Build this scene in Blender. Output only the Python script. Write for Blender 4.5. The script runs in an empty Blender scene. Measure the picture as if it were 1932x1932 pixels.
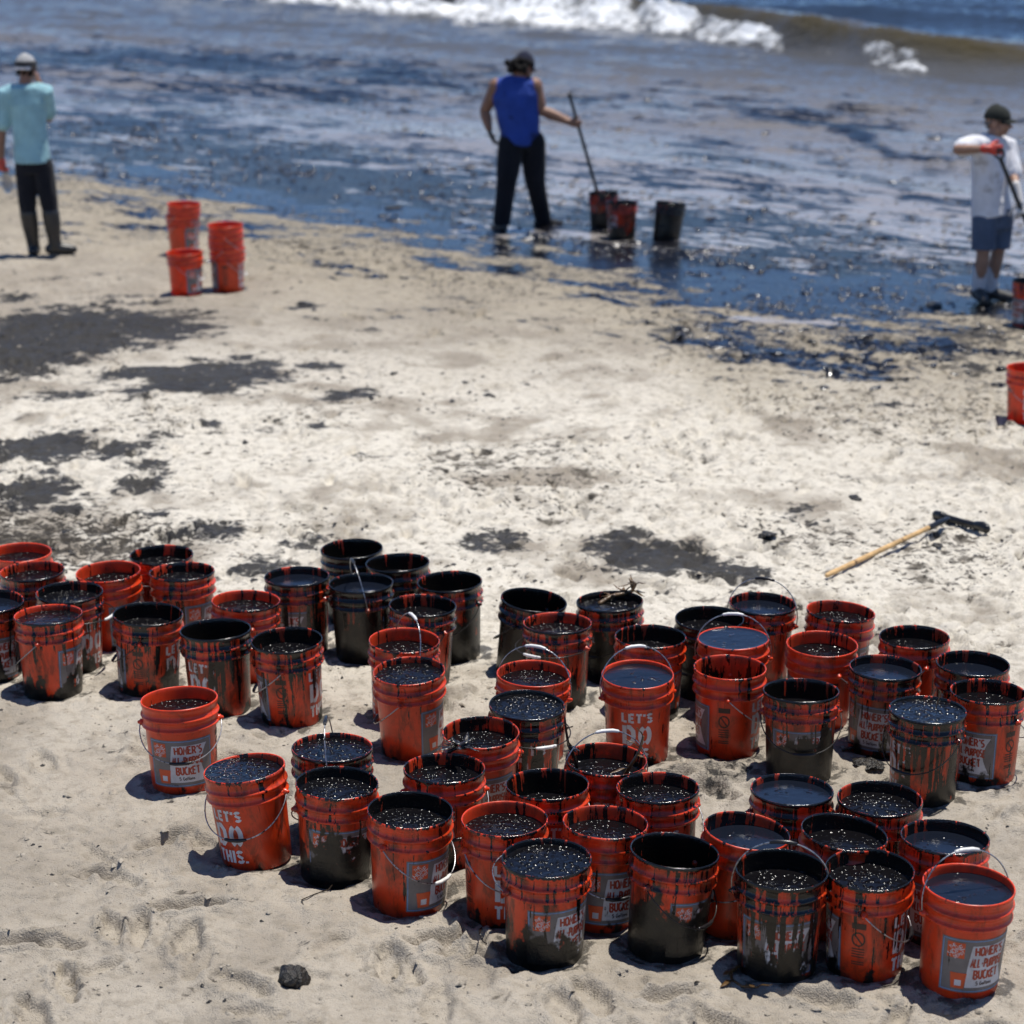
import bpy, bmesh, math, random
import numpy as np
from mathutils import Vector, Matrix

S = bpy.context.scene
COL = S.collection
R = math.radians

# ------------------------------------------------------------------ camera
CAM_H, PITCH, FPX = 3.68, R(16.9), 4184.0          # focal length in units of a 1932 px wide picture
cam = bpy.data.cameras.new('camera')
cam_o = bpy.data.objects.new('camera', cam); COL.objects.link(cam_o)
cam.sensor_width = 36; cam.lens = FPX / 1932 * 36
cam.clip_start = .1; cam.clip_end = 9000
cam_o.location = (0, 0, CAM_H); cam_o.rotation_euler = (math.pi / 2 - PITCH, 0, 0)
cam.dof.use_dof = True; cam.dof.focus_distance = 8.35; cam.dof.aperture_fstop = 2.6
S.camera = cam_o

# ------------------------------------------------------------------ sky, sun, exposure
SUN = Vector((.20, .15, 1.0)).normalized()          # towards the sun
w = bpy.data.worlds.new('World'); S.world = w; w.use_nodes = True
nt = w.node_tree
sky = nt.nodes.new('ShaderNodeTexSky'); sky.sky_type = 'NISHITA'; sky.sun_disc = False
sky.sun_elevation = math.asin(SUN.z); sky.sun_rotation = math.atan2(SUN.x, SUN.y)
sky.air_density = 1.0; sky.dust_density = 0.0; sky.ozone_density = 8.0; sky.altitude = 4000
bg = nt.nodes['Background']; bg.inputs['Strength'].default_value = .128
nt.links.new(sky.outputs[0], bg.inputs[0])
sl = bpy.data.lights.new('sun', 'SUN'); sl.energy = 5.0; sl.angle = R(.53); sl.color = (1, .955, .88)
so = bpy.data.objects.new('sun', sl); COL.objects.link(so)
so.rotation_euler = SUN.to_track_quat('Z', 'Y').to_euler(); so.location = (0, 0, 30)
S.view_settings.view_transform = 'Standard'; S.view_settings.look = 'None'
S.view_settings.exposure = 0.14; S.view_settings.gamma = 1
S.render.engine = 'CYCLES'
S.cycles.use_denoising = True; S.cycles.use_adaptive_sampling = True; S.cycles.adaptive_threshold = .015
S.cycles.sample_clamp_indirect = 6
S.cycles.max_bounces = 6; S.cycles.diffuse_bounces = 3; S.cycles.glossy_bounces = 3
S.cycles.caustics_reflective = False; S.cycles.caustics_refractive = False

# ------------------------------------------------------------------ geometry helpers
CP, SP = math.cos(PITCH), math.sin(PITCH)
def ray(px, py):
    u = (px - 966) / FPX; v = (966 - py) / FPX
    return Vector((u, CP + v * SP, -SP + v * CP))
def at(px, py, z=0.0):
    d = ray(px, py); t = (z - CAM_H) / d.z
    return Vector((d.x * t, d.y * t, z))
def at_y(px, py, y):
    d = ray(px, py); t = y / d.y
    return Vector((d.x * t, y, CAM_H + d.z * t))

def link(name, me, mat=None, parent=None, smooth=True):
    o = bpy.data.objects.new(name, me); COL.objects.link(o)
    if mat is not None and not me.materials: me.materials.append(mat)
    if parent is not None: o.parent = parent
    if smooth and hasattr(me, 'polygons') and len(me.polygons):
        me.polygons.foreach_set('use_smooth', [True] * len(me.polygons))
    return o
def mesh(verts, faces, name='mesh'):
    me = bpy.data.meshes.new(name); me.from_pydata([tuple(v) for v in verts], [], faces); me.update()
    return me
def empty(name, loc=(0, 0, 0)):
    o = bpy.data.objects.new(name, None); COL.objects.link(o); o.location = loc
    o.empty_display_size = .1
    return o
def tag(o, label, cat, group=None, kind=None):
    o['label'] = label; o['category'] = cat
    if group: o['group'] = group
    if kind: o['kind'] = kind
    return o

class Geo:
    def __init__(s): s.v = []; s.f = []
    def add(s, v, f):
        n = len(s.v); s.v += [tuple(p) for p in v]; s.f += [tuple(i + n for i in q) for q in f]
    def tube(s, pts, rad, n=10, lat=None, caps=True):
        """pts polyline, rad list of r or (rx, ry); lat = lateral direction for rx"""
        pts = [Vector(p) for p in pts]; rad = [(r, r) if not isinstance(r, tuple) else r for r in rad]
        if caps:
            d0 = (pts[0] - pts[1]).normalized(); d1 = (pts[-1] - pts[-2]).normalized()
            r0, r1 = rad[0], rad[-1]; m0, m1 = min(r0), min(r1)
            P = [pts[0] + d0 * m0 * k for k in (.98, .8, .45)] + pts + [pts[-1] + d1 * m1 * k for k in (.45, .8, .98)]
            Q = [(r0[0] * k, r0[1] * k) for k in (.2, .6, .89)] + rad + [(r1[0] * k, r1[1] * k) for k in (.89, .6, .2)]
        else: P, Q = pts, rad
        rows = []; prev = lat
        for i, p in enumerate(P):
            a = P[max(i - 1, 0)]; b = P[min(i + 1, len(P) - 1)]
            t = (b - a).normalized()
            L = Vector(prev) if prev is not None else (Vector((1, 0, 0)) if abs(t.x) < .8 else Vector((0, 1, 0)))
            L = (L - t * L.dot(t)).normalized(); M = t.cross(L)
            if lat is None: prev = L
            rows.append([p + L * (Q[i][0] * math.cos(2 * math.pi * k / n)) + M * (Q[i][1] * math.sin(2 * math.pi * k / n)) for k in range(n)])
        v = [q for r_ in rows for q in r_]; f = []
        for i in range(len(rows) - 1):
            for k in range(n):
                f.append((i * n + k, i * n + (k + 1) % n, (i + 1) * n + (k + 1) % n, (i + 1) * n + k))
        f.append(tuple(range(n - 1, -1, -1))); f.append(tuple((len(rows) - 1) * n + k for k in range(n)))
        s.add(v, f)
    def ball(s, c, r, rot=None, n=14, m=9):
        c = Vector(c); r = (r, r, r) if not isinstance(r, tuple) else r
        v = []; f = []
        for i in range(m + 1):
            th = math.pi * min(max(i / m, .03), .97)
            for k in range(n):
                a = 2 * math.pi * k / n
                p = Vector((r[0] * math.sin(th) * math.cos(a), r[1] * math.sin(th) * math.sin(a), r[2] * math.cos(th)))
                if rot is not None: p = rot @ p
                v.append(c + p)
        for i in range(m):
            for k in range(n):
                f.append((i * n + k, (i + 1) * n + k, (i + 1) * n + (k + 1) % n, i * n + (k + 1) % n))
        f.append(tuple(range(n))); f.append(tuple(m * n + k for k in range(n - 1, -1, -1)))
        s.add(v, f)
    def box(s, c, size, rot=None):
        c = Vector(c); v = []
        for x in (-.5, .5):
            for y in (-.5, .5):
                for z in (-.5, .5):
                    p = Vector((x * size[0], y * size[1], z * size[2]))
                    if rot is not None: p = rot @ p
                    v.append(c + p)
        s.add(v, [(0, 1, 3, 2), (4, 6, 7, 5), (0, 4, 5, 1), (2, 3, 7, 6), (0, 2, 6, 4), (1, 5, 7, 3)])
    def mesh(s, name='mesh'): return mesh(s.v, s.f, name)

# ------------------------------------------------------------------ numpy noise
def _h(i, j, seed):
    n = (i.astype(np.int64) * 374761393 + j.astype(np.int64) * 668265263 + seed * 982451653) & 0x7fffffff
    n = ((n ^ (n >> 13)) * 1274126177) & 0x7fffffff
    n = ((n ^ (n >> 16)) * 2246822519) & 0x7fffffff
    return (n & 0xffffff) / float(0xffffff)
def vn(x, y, seed=0):
    i = np.floor(x); j = np.floor(y); fx = x - i; fy = y - j
    fx = fx * fx * fx * (fx * (fx * 6 - 15) + 10); fy = fy * fy * fy * (fy * (fy * 6 - 15) + 10)
    i = i.astype(np.int64); j = j.astype(np.int64)
    a = _h(i, j, seed); b = _h(i + 1, j, seed); c = _h(i, j + 1, seed); d = _h(i + 1, j + 1, seed)
    return (a * (1 - fx) + b * fx) * (1 - fy) + (c * (1 - fx) + d * fx) * fy
def fbm(x, y, seed=0, o=4, g=.5, l=2.03):
    t = 0.; a = 1.; s = 0.
    for k in range(o):
        t = t + a * vn(x + 17.3 * k, y - 9.1 * k, seed + k * 7); s += a
        a *= g; c, sn = math.cos(.6), math.sin(.6); x, y = (x * c - y * sn) * l, (x * sn + y * c) * l
    return t / s
def sstep(a, b, x):
    t = np.clip((x - a) / (b - a), 0, 1); return t * t * (3 - 2 * t)

# ------------------------------------------------------------------ node helpers
def mat(name):
    m = bpy.data.materials.new(name); m.use_nodes = True
    return m, m.node_tree, m.node_tree.nodes['Principled BSDF']
class N:
    def __init__(s, nt): s.nt = nt
    def new(s, t, **k):
        n = s.nt.nodes.new(t)
        for a, b in k.items(): setattr(n, a, b)
        return n
    def put(s, sock, v):
        if isinstance(v, bpy.types.NodeSocket): s.nt.links.new(v, sock)
        elif v is not None: sock.default_value = v
    def math(s, op, a, b=None, c=None, clamp=False):
        n = s.new('ShaderNodeMath', operation=op); n.use_clamp = clamp
        s.put(n.inputs[0], a); s.put(n.inputs[1], b)
        if c is not None: s.put(n.inputs[2], c)
        return n.outputs[0]
    def mix(s, f, a, b):
        n = s.new('ShaderNodeMix', data_type='RGBA'); s.put(n.inputs[0], f); s.put(n.inputs[6], a); s.put(n.inputs[7], b)
        return n.outputs[2]
    def mixf(s, f, a, b):
        n = s.new('ShaderNodeMix', data_type='FLOAT'); s.put(n.inputs[0], f); s.put(n.inputs[2], a); s.put(n.inputs[3], b)
        return n.outputs[0]
    def ss(s, x, a, b):
        n = s.new('ShaderNodeMapRange', interpolation_type='SMOOTHSTEP'); s.put(n.inputs[0], x); s.put(n.inputs[1], a); s.put(n.inputs[2], b)
        return n.outputs[0]
    def noise(s, vec, scale, detail=3, rough=.5, dist=0.):
        n = s.new('ShaderNodeTexNoise'); s.put(n.inputs['Vector'], vec); s.put(n.inputs['Scale'], scale)
        n.inputs['Detail'].default_value = detail; n.inputs['Roughness'].default_value = rough; n.inputs['Distortion'].default_value = dist
        return n.outputs[0]
    def voro(s, vec, scale, feature='F1', rnd=1.):
        n = s.new('ShaderNodeTexVoronoi', feature=feature); s.put(n.inputs['Vector'], vec); s.put(n.inputs['Scale'], scale)
        n.inputs['Randomness'].default_value = rnd
        return n.outputs[0]
    def obj(s): return s.new('ShaderNodeTexCoord').outputs['Object']
    def pos(s): return s.new('ShaderNodeNewGeometry').outputs['Position']
    def attr(s, name, typ='GEOMETRY'):
        n = s.new('ShaderNodeAttribute', attribute_type=typ); n.attribute_name = name; return n.outputs['Fac']
    def vmul(s, v, k):
        n = s.new('ShaderNodeVectorMath', operation='MULTIPLY'); s.put(n.inputs[0], v); n.inputs[1].default_value = k; return n.outputs[0]
    def vadd(s, v, k):
        n = s.new('ShaderNodeVectorMath', operation='ADD'); s.put(n.inputs[0], v); s.put(n.inputs[1], k); return n.outputs[0]
    def comb(s, x, y, z):
        n = s.new('ShaderNodeCombineXYZ'); s.put(n.inputs[0], x); s.put(n.inputs[1], y); s.put(n.inputs[2], z); return n.outputs[0]
    def sep(s, v):
        n = s.new('ShaderNodeSeparateXYZ'); s.put(n.inputs[0], v); return n.outputs
    def bump(s, h, dist, strength=1., normal=None):
        n = s.new('ShaderNodeBump'); s.put(n.inputs['Height'], h); n.inputs['Distance'].default_value = dist
        s.put(n.inputs['Strength'], strength)
        if normal is not None: s.put(n.inputs['Normal'], normal)
        return n.outputs[0]

def simple(name, col, rough=.6, var=.15, scale=30, bump=0., bscale=None, metal=0., spec=.5, dirt=None):
    m, nt_, b = mat(name); n = N(nt_); P = n.obj()
    k = n.noise(P, scale, 4, .6)
    lo = tuple(c * (1 - var) for c in col) + (1,); hi = tuple(min(c * (1 + var), 1) for c in col) + (1,)
    c = n.mix(n.ss(k, .3, .7), lo, hi)
    if dirt:
        c = n.mix(n.ss(n.noise(P, dirt[1], 4, .6), dirt[2], dirt[2] + .1), c, tuple(dirt[0]) + (1,))
    n.put(b.inputs['Base Color'], c); b.inputs['Roughness'].default_value = rough; b.inputs['Metallic'].default_value = metal
    b.inputs['Specular IOR Level'].default_value = spec
    if bump: n.put(b.inputs['Normal'], n.bump(n.noise(P, bscale or scale, 3, .55), bump))
    return m

# ================================================================== BEACH
SN = np.array([.59, .81]); SC = 17.35               # sea-ward normal of the shore and its offset
edge_px = [(-400, 300), (0, 335), (100, 342), (210, 338), (300, 362), (470, 392), (530, 425), (640, 440), (760, 448), (830, 478), (930, 490), (1010, 478),
           (1100, 495), (1230, 522), (1260, 556), (1350, 580), (1500, 586), (1650, 598), (1760, 588), (1932, 600), (2300, 640)]
EDG = sorted([tuple(at(*p))[:2] for p in edge_px])
EX = np.array([e[0] for e in EDG]); EY = np.array([e[1] for e in EDG])
def seaward(x, y):                                  # metres sea-ward of the oily water's edge
    return (y - np.interp(x, EX, EY)) * .81
# stains: px, py, half width px, half height px, strength, tilt (px slope)
STAINS = [(60, 650, 200, 64, 1.55, -.12), (250, 615, 130, 30, 1.4, .05), (370, 700, 190, 14, 1.2, -.08), (370, 728, 155, 25, 1.45, -.10), (590, 697, 55, 13, 1.0, .1),
          (180, 745, 160, 12, .7, -.06), (665, 752, 75, 11, .8, -.1), (60, 858, 140, 28, 1.2, -.1), (60, 940, 110, 24, 1.0, 0), (250, 908, 85, 26, .8, .1), (150, 960, 60, 18, .8, 0), (420, 1008, 80, 30, .8, .1), (470, 1066, 75, 24, .75, 0), (560, 1040, 60, 18, .7, 0), (340, 970, 70, 18, .7, 0), (700, 880, 60, 12, .5, 0), (240, 862, 95, 26, .9, .05), (400, 822, 35, 12, .8, .2),
          (570, 827, 45, 9, .65, 0), (30, 945, 90, 20, .7, 0), (235, 915, 60, 16, .85, 0), (60, 905, 40, 14, .6, 0), (410, 1012, 60, 22, .75, 0), (455, 1060, 60, 20, .7, 0), (340, 1035, 70, 16, .55, 0),
          (945, 1033, 66, 26, .7, 0), (1225, 1062, 135, 40, .95, .05), (1365, 1088, 100, 17, 1.1, -.05), (1130, 1080, 60, 18, .6, 0), (1520, 972, 45, 13, .6, 0), (1570, 990, 50, 14, .55, 0),
          (1275, 632, 36, 8, 1.0, 0), (1470, 648, 45, 9, 1.0, 0), (1400, 660, 90, 12, .6, 0), (1780, 665, 130, 28, .75, .1), (1860, 720, 90, 16, .6, .1), (1830, 630, 120, 22, .85, 0),
          (1385, 1455, 60, 34, .5, .2), (575, 578, 22, 7, 1.0, 0), (745, 390, 24, 6, 1.0, .1), (725, 627, 24, 5, .8, 0), (1320, 612, 60, 8, .5, 0),
          (160, 520, 60, 8, .5, 0), (40, 560, 60, 10, .6, 0), (1690, 770, 60, 8, .5, 0), (1450, 1016, 30, 9, .9, 0), (1010, 603, 50, 7, .5, 0), (640, 660, 40, 6, .4, 0)]
STW = []
for px, py, a, b_, st, tl in STAINS:
    c = at(px, py); ax = at(px + a, py + a * tl) - c; ay = at(px, py - b_) - c
    STW.append((c.x, c.y, ax.x, ax.y, max(ay.y, .03), st))
def field_stain(x, y):
    wx = x + (fbm(x * 1.7, y * 1.1, 5) - .5) * .55; wy = y + (fbm(x * 1.9, y * 1.3, 9) - .5) * .55
    t = np.zeros_like(x)
    for cx, cy, axx, axy, hy, st in STW:
        u = (wx - cx) / axx; v = (wy - cy - axy * u) / hy
        t = np.maximum(t, st * np.exp(-(u * u + v * v) * .9))
    return t
BUCKET_SPOTS = []                                    # filled below, before the ground is meshed
PRINTS = []
rng = random.Random(4)
for k in range(760):
    y = 5.5 * (20 / 5.5) ** rng.random(); x = rng.uniform(-1, 1) * (1.0 + .28 * y)
    PRINTS.append((x, y, rng.uniform(0, 6.28), rng.uniform(.10, .15), rng.uniform(.04, .06), rng.uniform(.008, .036)))
def height(x, y, prints=True):
    s = seaward(x, y)
    wet = sstep(-1.2, .3, s)
    a = 1 - wet
    h = (fbm(x * .45, y * .45, 1, 3) - .5) * .10 * a
    h += (fbm(x * 2.6, y * 2.6, 2, 4) - .5) * .055 * a
    tr = .35 + .65 * sstep(.40, .62, fbm(x * .5 + 3, y * .4, 21, 2)) * sstep(6.6, 9.0, y)
    b = fbm(x * 8.5, y * 8.5, 3, 4, .55)
    h += (1 - np.abs(2 * b - 1) * 2.0) * (.022 + .030 * sstep(8.8, 10.2, y) * sstep(17, 13, y)) * tr * a
    h += (fbm(x * 24, y * 24, 4, 3, .6) - .5) * .026 * a * (.3 + tr)
    if prints:
        for (px, py, an, l, wd, dp) in PRINTS:
            m = (np.abs(x - px) < .3) & (np.abs(y - py) < .3)
            if not m.any(): continue
            dx = x[m] - px; dy = y[m] - py; c, sn = math.cos(an), math.sin(an)
            u = (dx * c + dy * sn) / l; v = (-dx * sn + dy * c) / wd
            r = np.sqrt(u * u + v * v) + (vn(dx * 30 + px, dy * 30, 3) - .5) * .35
            h[m] += (1. + .15 * (py < 8.6)) * (-dp * sstep(1.05, .75, r) + dp * .55 * np.exp(-((r - 1.25) / .28) ** 2)) * a[m]
    for (bx, by, rad, lift) in BUCKET_SPOTS:
        m = (np.abs(x - bx) < .5) & (np.abs(y - by) < .5)
        if not m.any(): continue
        d = np.hypot(x[m] - bx, y[m] - by)
        k = sstep(rad + .13, rad - .01, d)
        h[m] = h[m] * (1 - k) + k * (.004 + (vn(x[m] * 22, y[m] * 22, 8) - .35) * .014) + .012 * np.exp(-((d - rad - .035) / .03) ** 2) * vn(x[m] * 9, y[m] * 9, 5)
    h += -.010 * np.maximum(s, 0) + (fbm(x * 1.3, y * 2.0, 31, 3) - .5) * .016 * wet
    return np.maximum(h, -1.6)

# ================================================================== BUCKETS: data
# px, py of the rim centre (1932 px picture), yaw of the label seen from the camera (0 = facing it, + = to the right), depth of the oil under the rim,
# oil running down the outside, oil smeared up from the bottom, oil on the inside, bail pose, lean in degrees (+ = right), oil surface, label
BK = [
 (38, 1041, 120, .050, .15, .0, .10, 'B', 0, 'l', 'clean orange bucket at the left picture edge, farthest of the left cluster'),
 (64, 1077, 100, .048, .50, .2, .45, 'L', 0, 'l', 'orange bucket with black rim in front of the farthest bucket at the left edge'),
 (209, 1075, 52, .062, .22, .1, .28, 'B', 0, 'l', 'orange bucket with bright inner wall and a blunt black splash on its rim, left cluster'),
 (303, 1044, 130, .060, .45, .3, .75, 'F', 0, 'l', 'oily bucket at the back of the left cluster, black bail lying on its rim'),
 (346, 1078, 56, .050, .42, .2, .60, 'B', 0, 'l', 'orange bucket with two wide black bands inside, left cluster'),
 (131, 1116, -120, .045, .55, .3, .70, 'F', 0, 'l', 'orange bucket in the left cluster with its bail lying forward over the black rim'),
 (-25, 1132, 12, .040, .70, .25, .6, 'B', 0, 's', 'bucket with printed label cut by the left picture edge, nearest there'),
 (92, 1160, 70, .030, .42, .42, .30, 'B', 0, 'l', 'brim-full orange bucket with dark muddy base, front left of the left cluster'),
 (274, 1155, -105, .075, .50, .28, .85, 'L', 0, 'l', 'bucket with black inner wall and one orange stripe, front middle of the left cluster'),
 (458, 1133, 100, .048, .35, .2, .35, 'B', 0, 'l', 'orange bucket at the right end of the left cluster with drips inside its back wall'),
 (411, 1188, 162, .110, .62, .22, .92, 'L', 0, 'n', 'half-empty black-rimmed bucket with dripped-over stencil lettering, front right of the left cluster'),
 (342, 1318, -4, .056, .04, .0, .06, 'L', 0, 'l', 'clean orange bucket standing alone with its whole label showing, front left'),
 (667, 1034, 140, .095, .80, .45, .92, 'B', 0, 'n', 'black bucket at the very back with one bright orange stripe inside'),
 (753, 1062, -140, .080, .80, .3, .88, 'B', 0, 'n', 'black-rimmed bucket right of the farthest black bucket'),
 (563, 1087, -37, .040, .72, .1, .75, 'B', 0, 's', 'black-rimmed bucket with blue sheen and half a printed label, left of the back group'),
 (684, 1099, 100, .045, .92, .72, .90, 'U', 0, 's', 'nearly all black bucket with blue sheen and its thin bail upright, back group'),
 (853, 1096, 150, .095, .62, .80, .80, 'B', 0, 'n', 'orange-banded bucket with a black lower half, right end of the back group'),
 (792, 1142, 130, .060, .60, .25, .72, 'B', 0, 'n', 'orange bucket with black rim in the middle of the back group, behind an upright bail'),
 (758, 1205, 110, .062, .30, .2, .30, 'U', 0, 'l', 'orange bucket with bright inner wall and a thin wire bail standing up at its left'),
 (776, 1263, 75, .030, .22, .06, .55, 'B', 0, 'l', 'clean-sided orange bucket full of glinting oil with a label at its right edge, centre left'),
 (547, 1205, -100, .070, .45, .16, .85, 'L', 0, 'l', 'bucket with black interior and white stencil letters at its right edge, left of centre'),
 (625, 1411, 85, .022, .62, .3, .5, 'U', 0, 'g', 'brim-full glinting bucket directly behind another in the front left pair'),
 (1007, 1129, 60, .17, .88, .75, 1., 'B', 7, 'n', 'black-coated bucket leaning to the right at the back of the centre group'),
 (1156, 1133, 140, .035, .62, .72, .8, 'B', 0, 'k', 'black bucket heaped with shiny oily kelp, back of the centre group'),
 (1051, 1177, 147, .050, .55, .45, .45, 'F', 0, 'l', 'orange bucket with bright red inner wall beside the leaning black bucket'),
 (1225, 1198, 100, .075, .28, .3, .78, 'B', 0, 'n', 'orange bucket with black streaked inside, directly behind the stencilled bucket with raised bail'),
 (1336, 1164, 130, .065, .98, .95, 1., 'B', 0, 'n', 'fully black bucket behind the brim-full blue one, centre right'),
 (1205, 1269, -165, .020, .20, .05, .15, 'U', 0, 's', 'orange bucket with full white stencil lettering and its bail raised, centre'),
 (1004, 1270, 160, .045, .10, .1, .35, 'U', 0, 'l', 'orange bucket with raised bail in the left of the centre group'),
 (989, 1328, -157, .020, .75, .3, .9, 'F', 0, 'g', 'brim-full black-rimmed bucket with its bail fallen forward across the front, centre'),
 (1376, 1259, -91, .17, .22, .05, .45, 'B', 0, 'n', 'near-empty orange bucket with label on its left side and stencil on its right'),
 (1137, 1429, -165, .065, .35, .2, .5, 'U', 0, 'k', 'orange bucket with bail raised and a kelp stem hanging over its rim'),
 (908, 1380, 5, .060, .25, .1, .55, 'B', 0, 'l', 'orange bucket with drips down its printed label, between the centre and front groups'),
 (1033, 1480, -157, .095, .30, .2, .72, 'B', 0, 'l', 'orange bucket with deep black-streaked interior in the middle of the front group'),
 (1245, 1488, -158, .050, .45, .2, .6, 'B', 0, 'g', 'orange bucket of glinting oil at the right end of the middle front row'),
 (1434, 1138, 170, .040, .50, .2, .6, 'U', 0, 's', 'farthest bucket of the right group, its wire bail standing tall'),
 (1387, 1205, 180, .006, .20, .15, .2, 'U', 0, 's', 'orange bucket filled level with blue-shining oil, white bail raised'),
 (1586, 1153, 60, .052, .35, .15, .35, 'B', 3, 'l', 'orange bucket at the back of the right group with drips inside its back wall'),
 (1548, 1211, -60, .060, .15, .1, .30, 'B', 0, 'n', 'bright orange bucket with brown liquid, middle of the right group'),
 (1729, 1201, 110, .060, .30, .1, .70, 'B', 0, 'n', 'orange bucket with black streaked inner wall, back right of the right group'),
 (1665, 1257, -25, .040, .55, .2, .75, 'B', 0, 's', 'black-rimmed bucket with blue sheen and a clear printed label, right group'),
 (1833, 1251, 120, .055, .50, .2, .75, 'B', 0, 's', 'black-rimmed orange bucket farthest right in the right group'),
 (1513, 1303, 8, .087, .60, .62, .85, 'L', 0, 'n', 'bucket with its lower half under black oil and a half-covered label, right group'),
 (1749, 1339, 145, .015, .70, .25, .8, 'B', 0, 'k', 'brim-full black-rimmed bucket with a straw in its oil, front of the right group'),
 (1863, 1304, -36, .060, .35, .05, .6, 'B', 0, 'n', 'orange bucket with a long black drip down its printed label, right picture edge'),
 (1492, 1490, 10, .028, .55, .3, .75, 'B', 0, 's', 'bucket of smooth blue oil, back left of the front right cluster'),
 (1658, 1505, 100, .045, .60, .3, .7, 'B', 0, 'l', 'black-rimmed bucket at the back right of the front right cluster'),
 (1403, 1564, 135, .050, .18, .1, .6, 'B', 6, 's', 'red-orange bucket leaning right with stencil letters on its side, front right cluster'),
 (1595, 1570, 120, .060, .30, .2, .9, 'B', 6, 'n', 'leaning black-lined bucket in the middle of the front right cluster'),
 (1782, 1581, -30, .045, .40, .2, .7, 'B', 0, 's', 'wide-mouthed view of an orange bucket with blue oil, behind the front right corner bucket'),
 (1479, 1638, 0, .072, .72, .45, .95, 'U', 2, 'n', 'black-streaked bucket with a silver bail raised behind it, front row'),
 (1643, 1636, -94, .055, .42, .12, .85, 'B', 1, 'l', 'orange bucket with dark printed panel and its wire bail on the right side, front row'),
 (1827, 1664, 28, .035, .12, .0, .25, 'U', 2, 's', 'cleanest orange bucket with a bright label in the front right corner'),
 (1269, 1607, 56, .24, .55, .70, 1., 'L', 3, 'n', 'empty-looking black-lined bucket with olive mud over its lower half, front row'),
 (1031, 1617, 32, .024, .45, .42, .8, 'K', 1, 'g', 'front-most bucket brim-full of glinting oil with a muddy base'),
 (1136, 1553, 20, .055, .30, .15, .5, 'L', 0, 'g', 'orange bucket with labelled side and dark bail, behind the front-most glinting bucket'),
 (950, 1544, -150, .048, .30, .15, .25, 'B', 0, 'g', 'orange bucket with bright inner wall and two stencil letters, left of the front-most bucket'),
 (769, 1526, 51, .062, .30, .06, .85, 'L', 0, 'g', 'orange bucket with white-grip bail across its label and black inner wall, front row left'),
 (837, 1450, -175, .050, .40, .15, .65, 'B', 0, 'l', 'orange bucket with a tuft of kelp on its back rim, second row'),
 (629, 1477, 10, .045, .30, .55, .8, 'B', 0, 'g', 'bucket with glinting oil and black mud over the bottom of its label, front left pair'),
 (457, 1451, 155, .018, .22, .08, .3, 'B', -7, 'g', 'orange bucket leaning left, full of glinting oil, stencil letters on its side'),
 (1140, 363, 140, .20, .66, .70, .8, 'B', 0, 'n', 'oil-streaked bucket at the waterline with the shovel standing in it'),
 (1174, 381, 150, .12, .60, .40, .8, 'B', 0, 'n', 'oil-streaked bucket in front of the one holding the shovel'),
 (1265, 382, 150, .15, .92, .95, 1., 'B', 6, 'n', 'black bucket leaning right at the waterline, apart from the other two'),
 (349, 474, 60, .33, .0, .0, .0, 'L', 0, 'e', 'clean single red-orange bucket on the sand, nearest of the three left piles'),
 (1948, 529, -60, .20, .45, .2, .8, 'B', 0, 'n', 'streaked bucket beside the man with white shirt, cut by the picture edge'),
 (1945, 692, -150, .33, .10, .0, .1, 'B', 0, 'e', 'clean orange bucket alone on the sand at the right picture edge'),
]
STACKS = [  # (px, py of the top rim, number, yaw, poses, labels bottom to top)
 (426, 422.5, 3, -95, ['B', 'L', 'B'], ['bottom bucket of the three nested beside the clean single one',
      'middle bucket of the three nested beside the clean single one', 'top bucket of the three nested ones with white bail grips']),
 (345, 384, 2, 62, ['B', 'B'], ['lower of the two nested buckets behind the single clean bucket',
      'upper of the two nested buckets behind the single clean bucket']),
]
NEST = .101
BH = .37
PLACED = []                                          # base position, lean, row
for row in BK:
    t = R(row[8]); z = BH * math.cos(t)
    deep = -.03 if row[1] < 400 else 0.
    p = at(row[0], row[1], z + deep)
    PLACED.append((Vector((p.x - math.sin(t) * BH, p.y, deep)), t))
    if row[1] > 400: BUCKET_SPOTS.append((p.x - math.sin(t) * BH, p.y, .131, 0))
STP = []
for px, py, n, yaw, poses, labs in STACKS:
    p = at(px, py, BH + NEST * (n - 1)); STP.append(p); BUCKET_SPOTS.append((p.x, p.y, .131, 0))

# ================================================================== ground mesh
rows = [5.2]
while rows[-1] < 27: rows.append(rows[-1] + .0125 * (rows[-1] / 8) ** 1.5)
rows = [-60, -15, 0, 3, 4.6] + rows + [29, 32, 38, 50, 80, 200, 4000]
rows = np.array(rows); cols = np.linspace(-1, 1, 561)
hw = 1.2 + .285 * np.clip(rows, 5, 29)
ext = np.array([1., 3, 10, 40, 400])
X = np.concatenate([-(hw[:, None] + ext[::-1][None]), cols[None] * hw[:, None], hw[:, None] + ext[None]], 1)
Y = np.repeat(rows[:, None], X.shape[1], 1)
def grid_mesh(X, Y, Z, name):
    nr, nc = X.shape
    me = bpy.data.meshes.new(name)
    co = np.stack([X, Y, Z], -1).reshape(-1).astype(np.float32)
    idx = np.arange(nr * nc).reshape(nr, nc)
    q = np.stack([idx[:-1, :-1], idx[:-1, 1:], idx[1:, 1:], idx[1:, :-1]], -1).reshape(-1, 4)
    me.vertices.add(nr * nc); me.vertices.foreach_set('co', co)
    me.loops.add(q.size); me.loops.foreach_set('vertex_index', q.reshape(-1).astype(np.int32))
    me.polygons.add(len(q)); me.polygons.foreach_set('loop_start', (np.arange(len(q)) * 4).astype(np.int32))
    me.polygons.foreach_set('loop_total', np.full(len(q), 4, np.int32))
    me.update(calc_edges=True); me.polygons.foreach_set('use_smooth', np.ones(len(q), bool))
    return me
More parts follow.
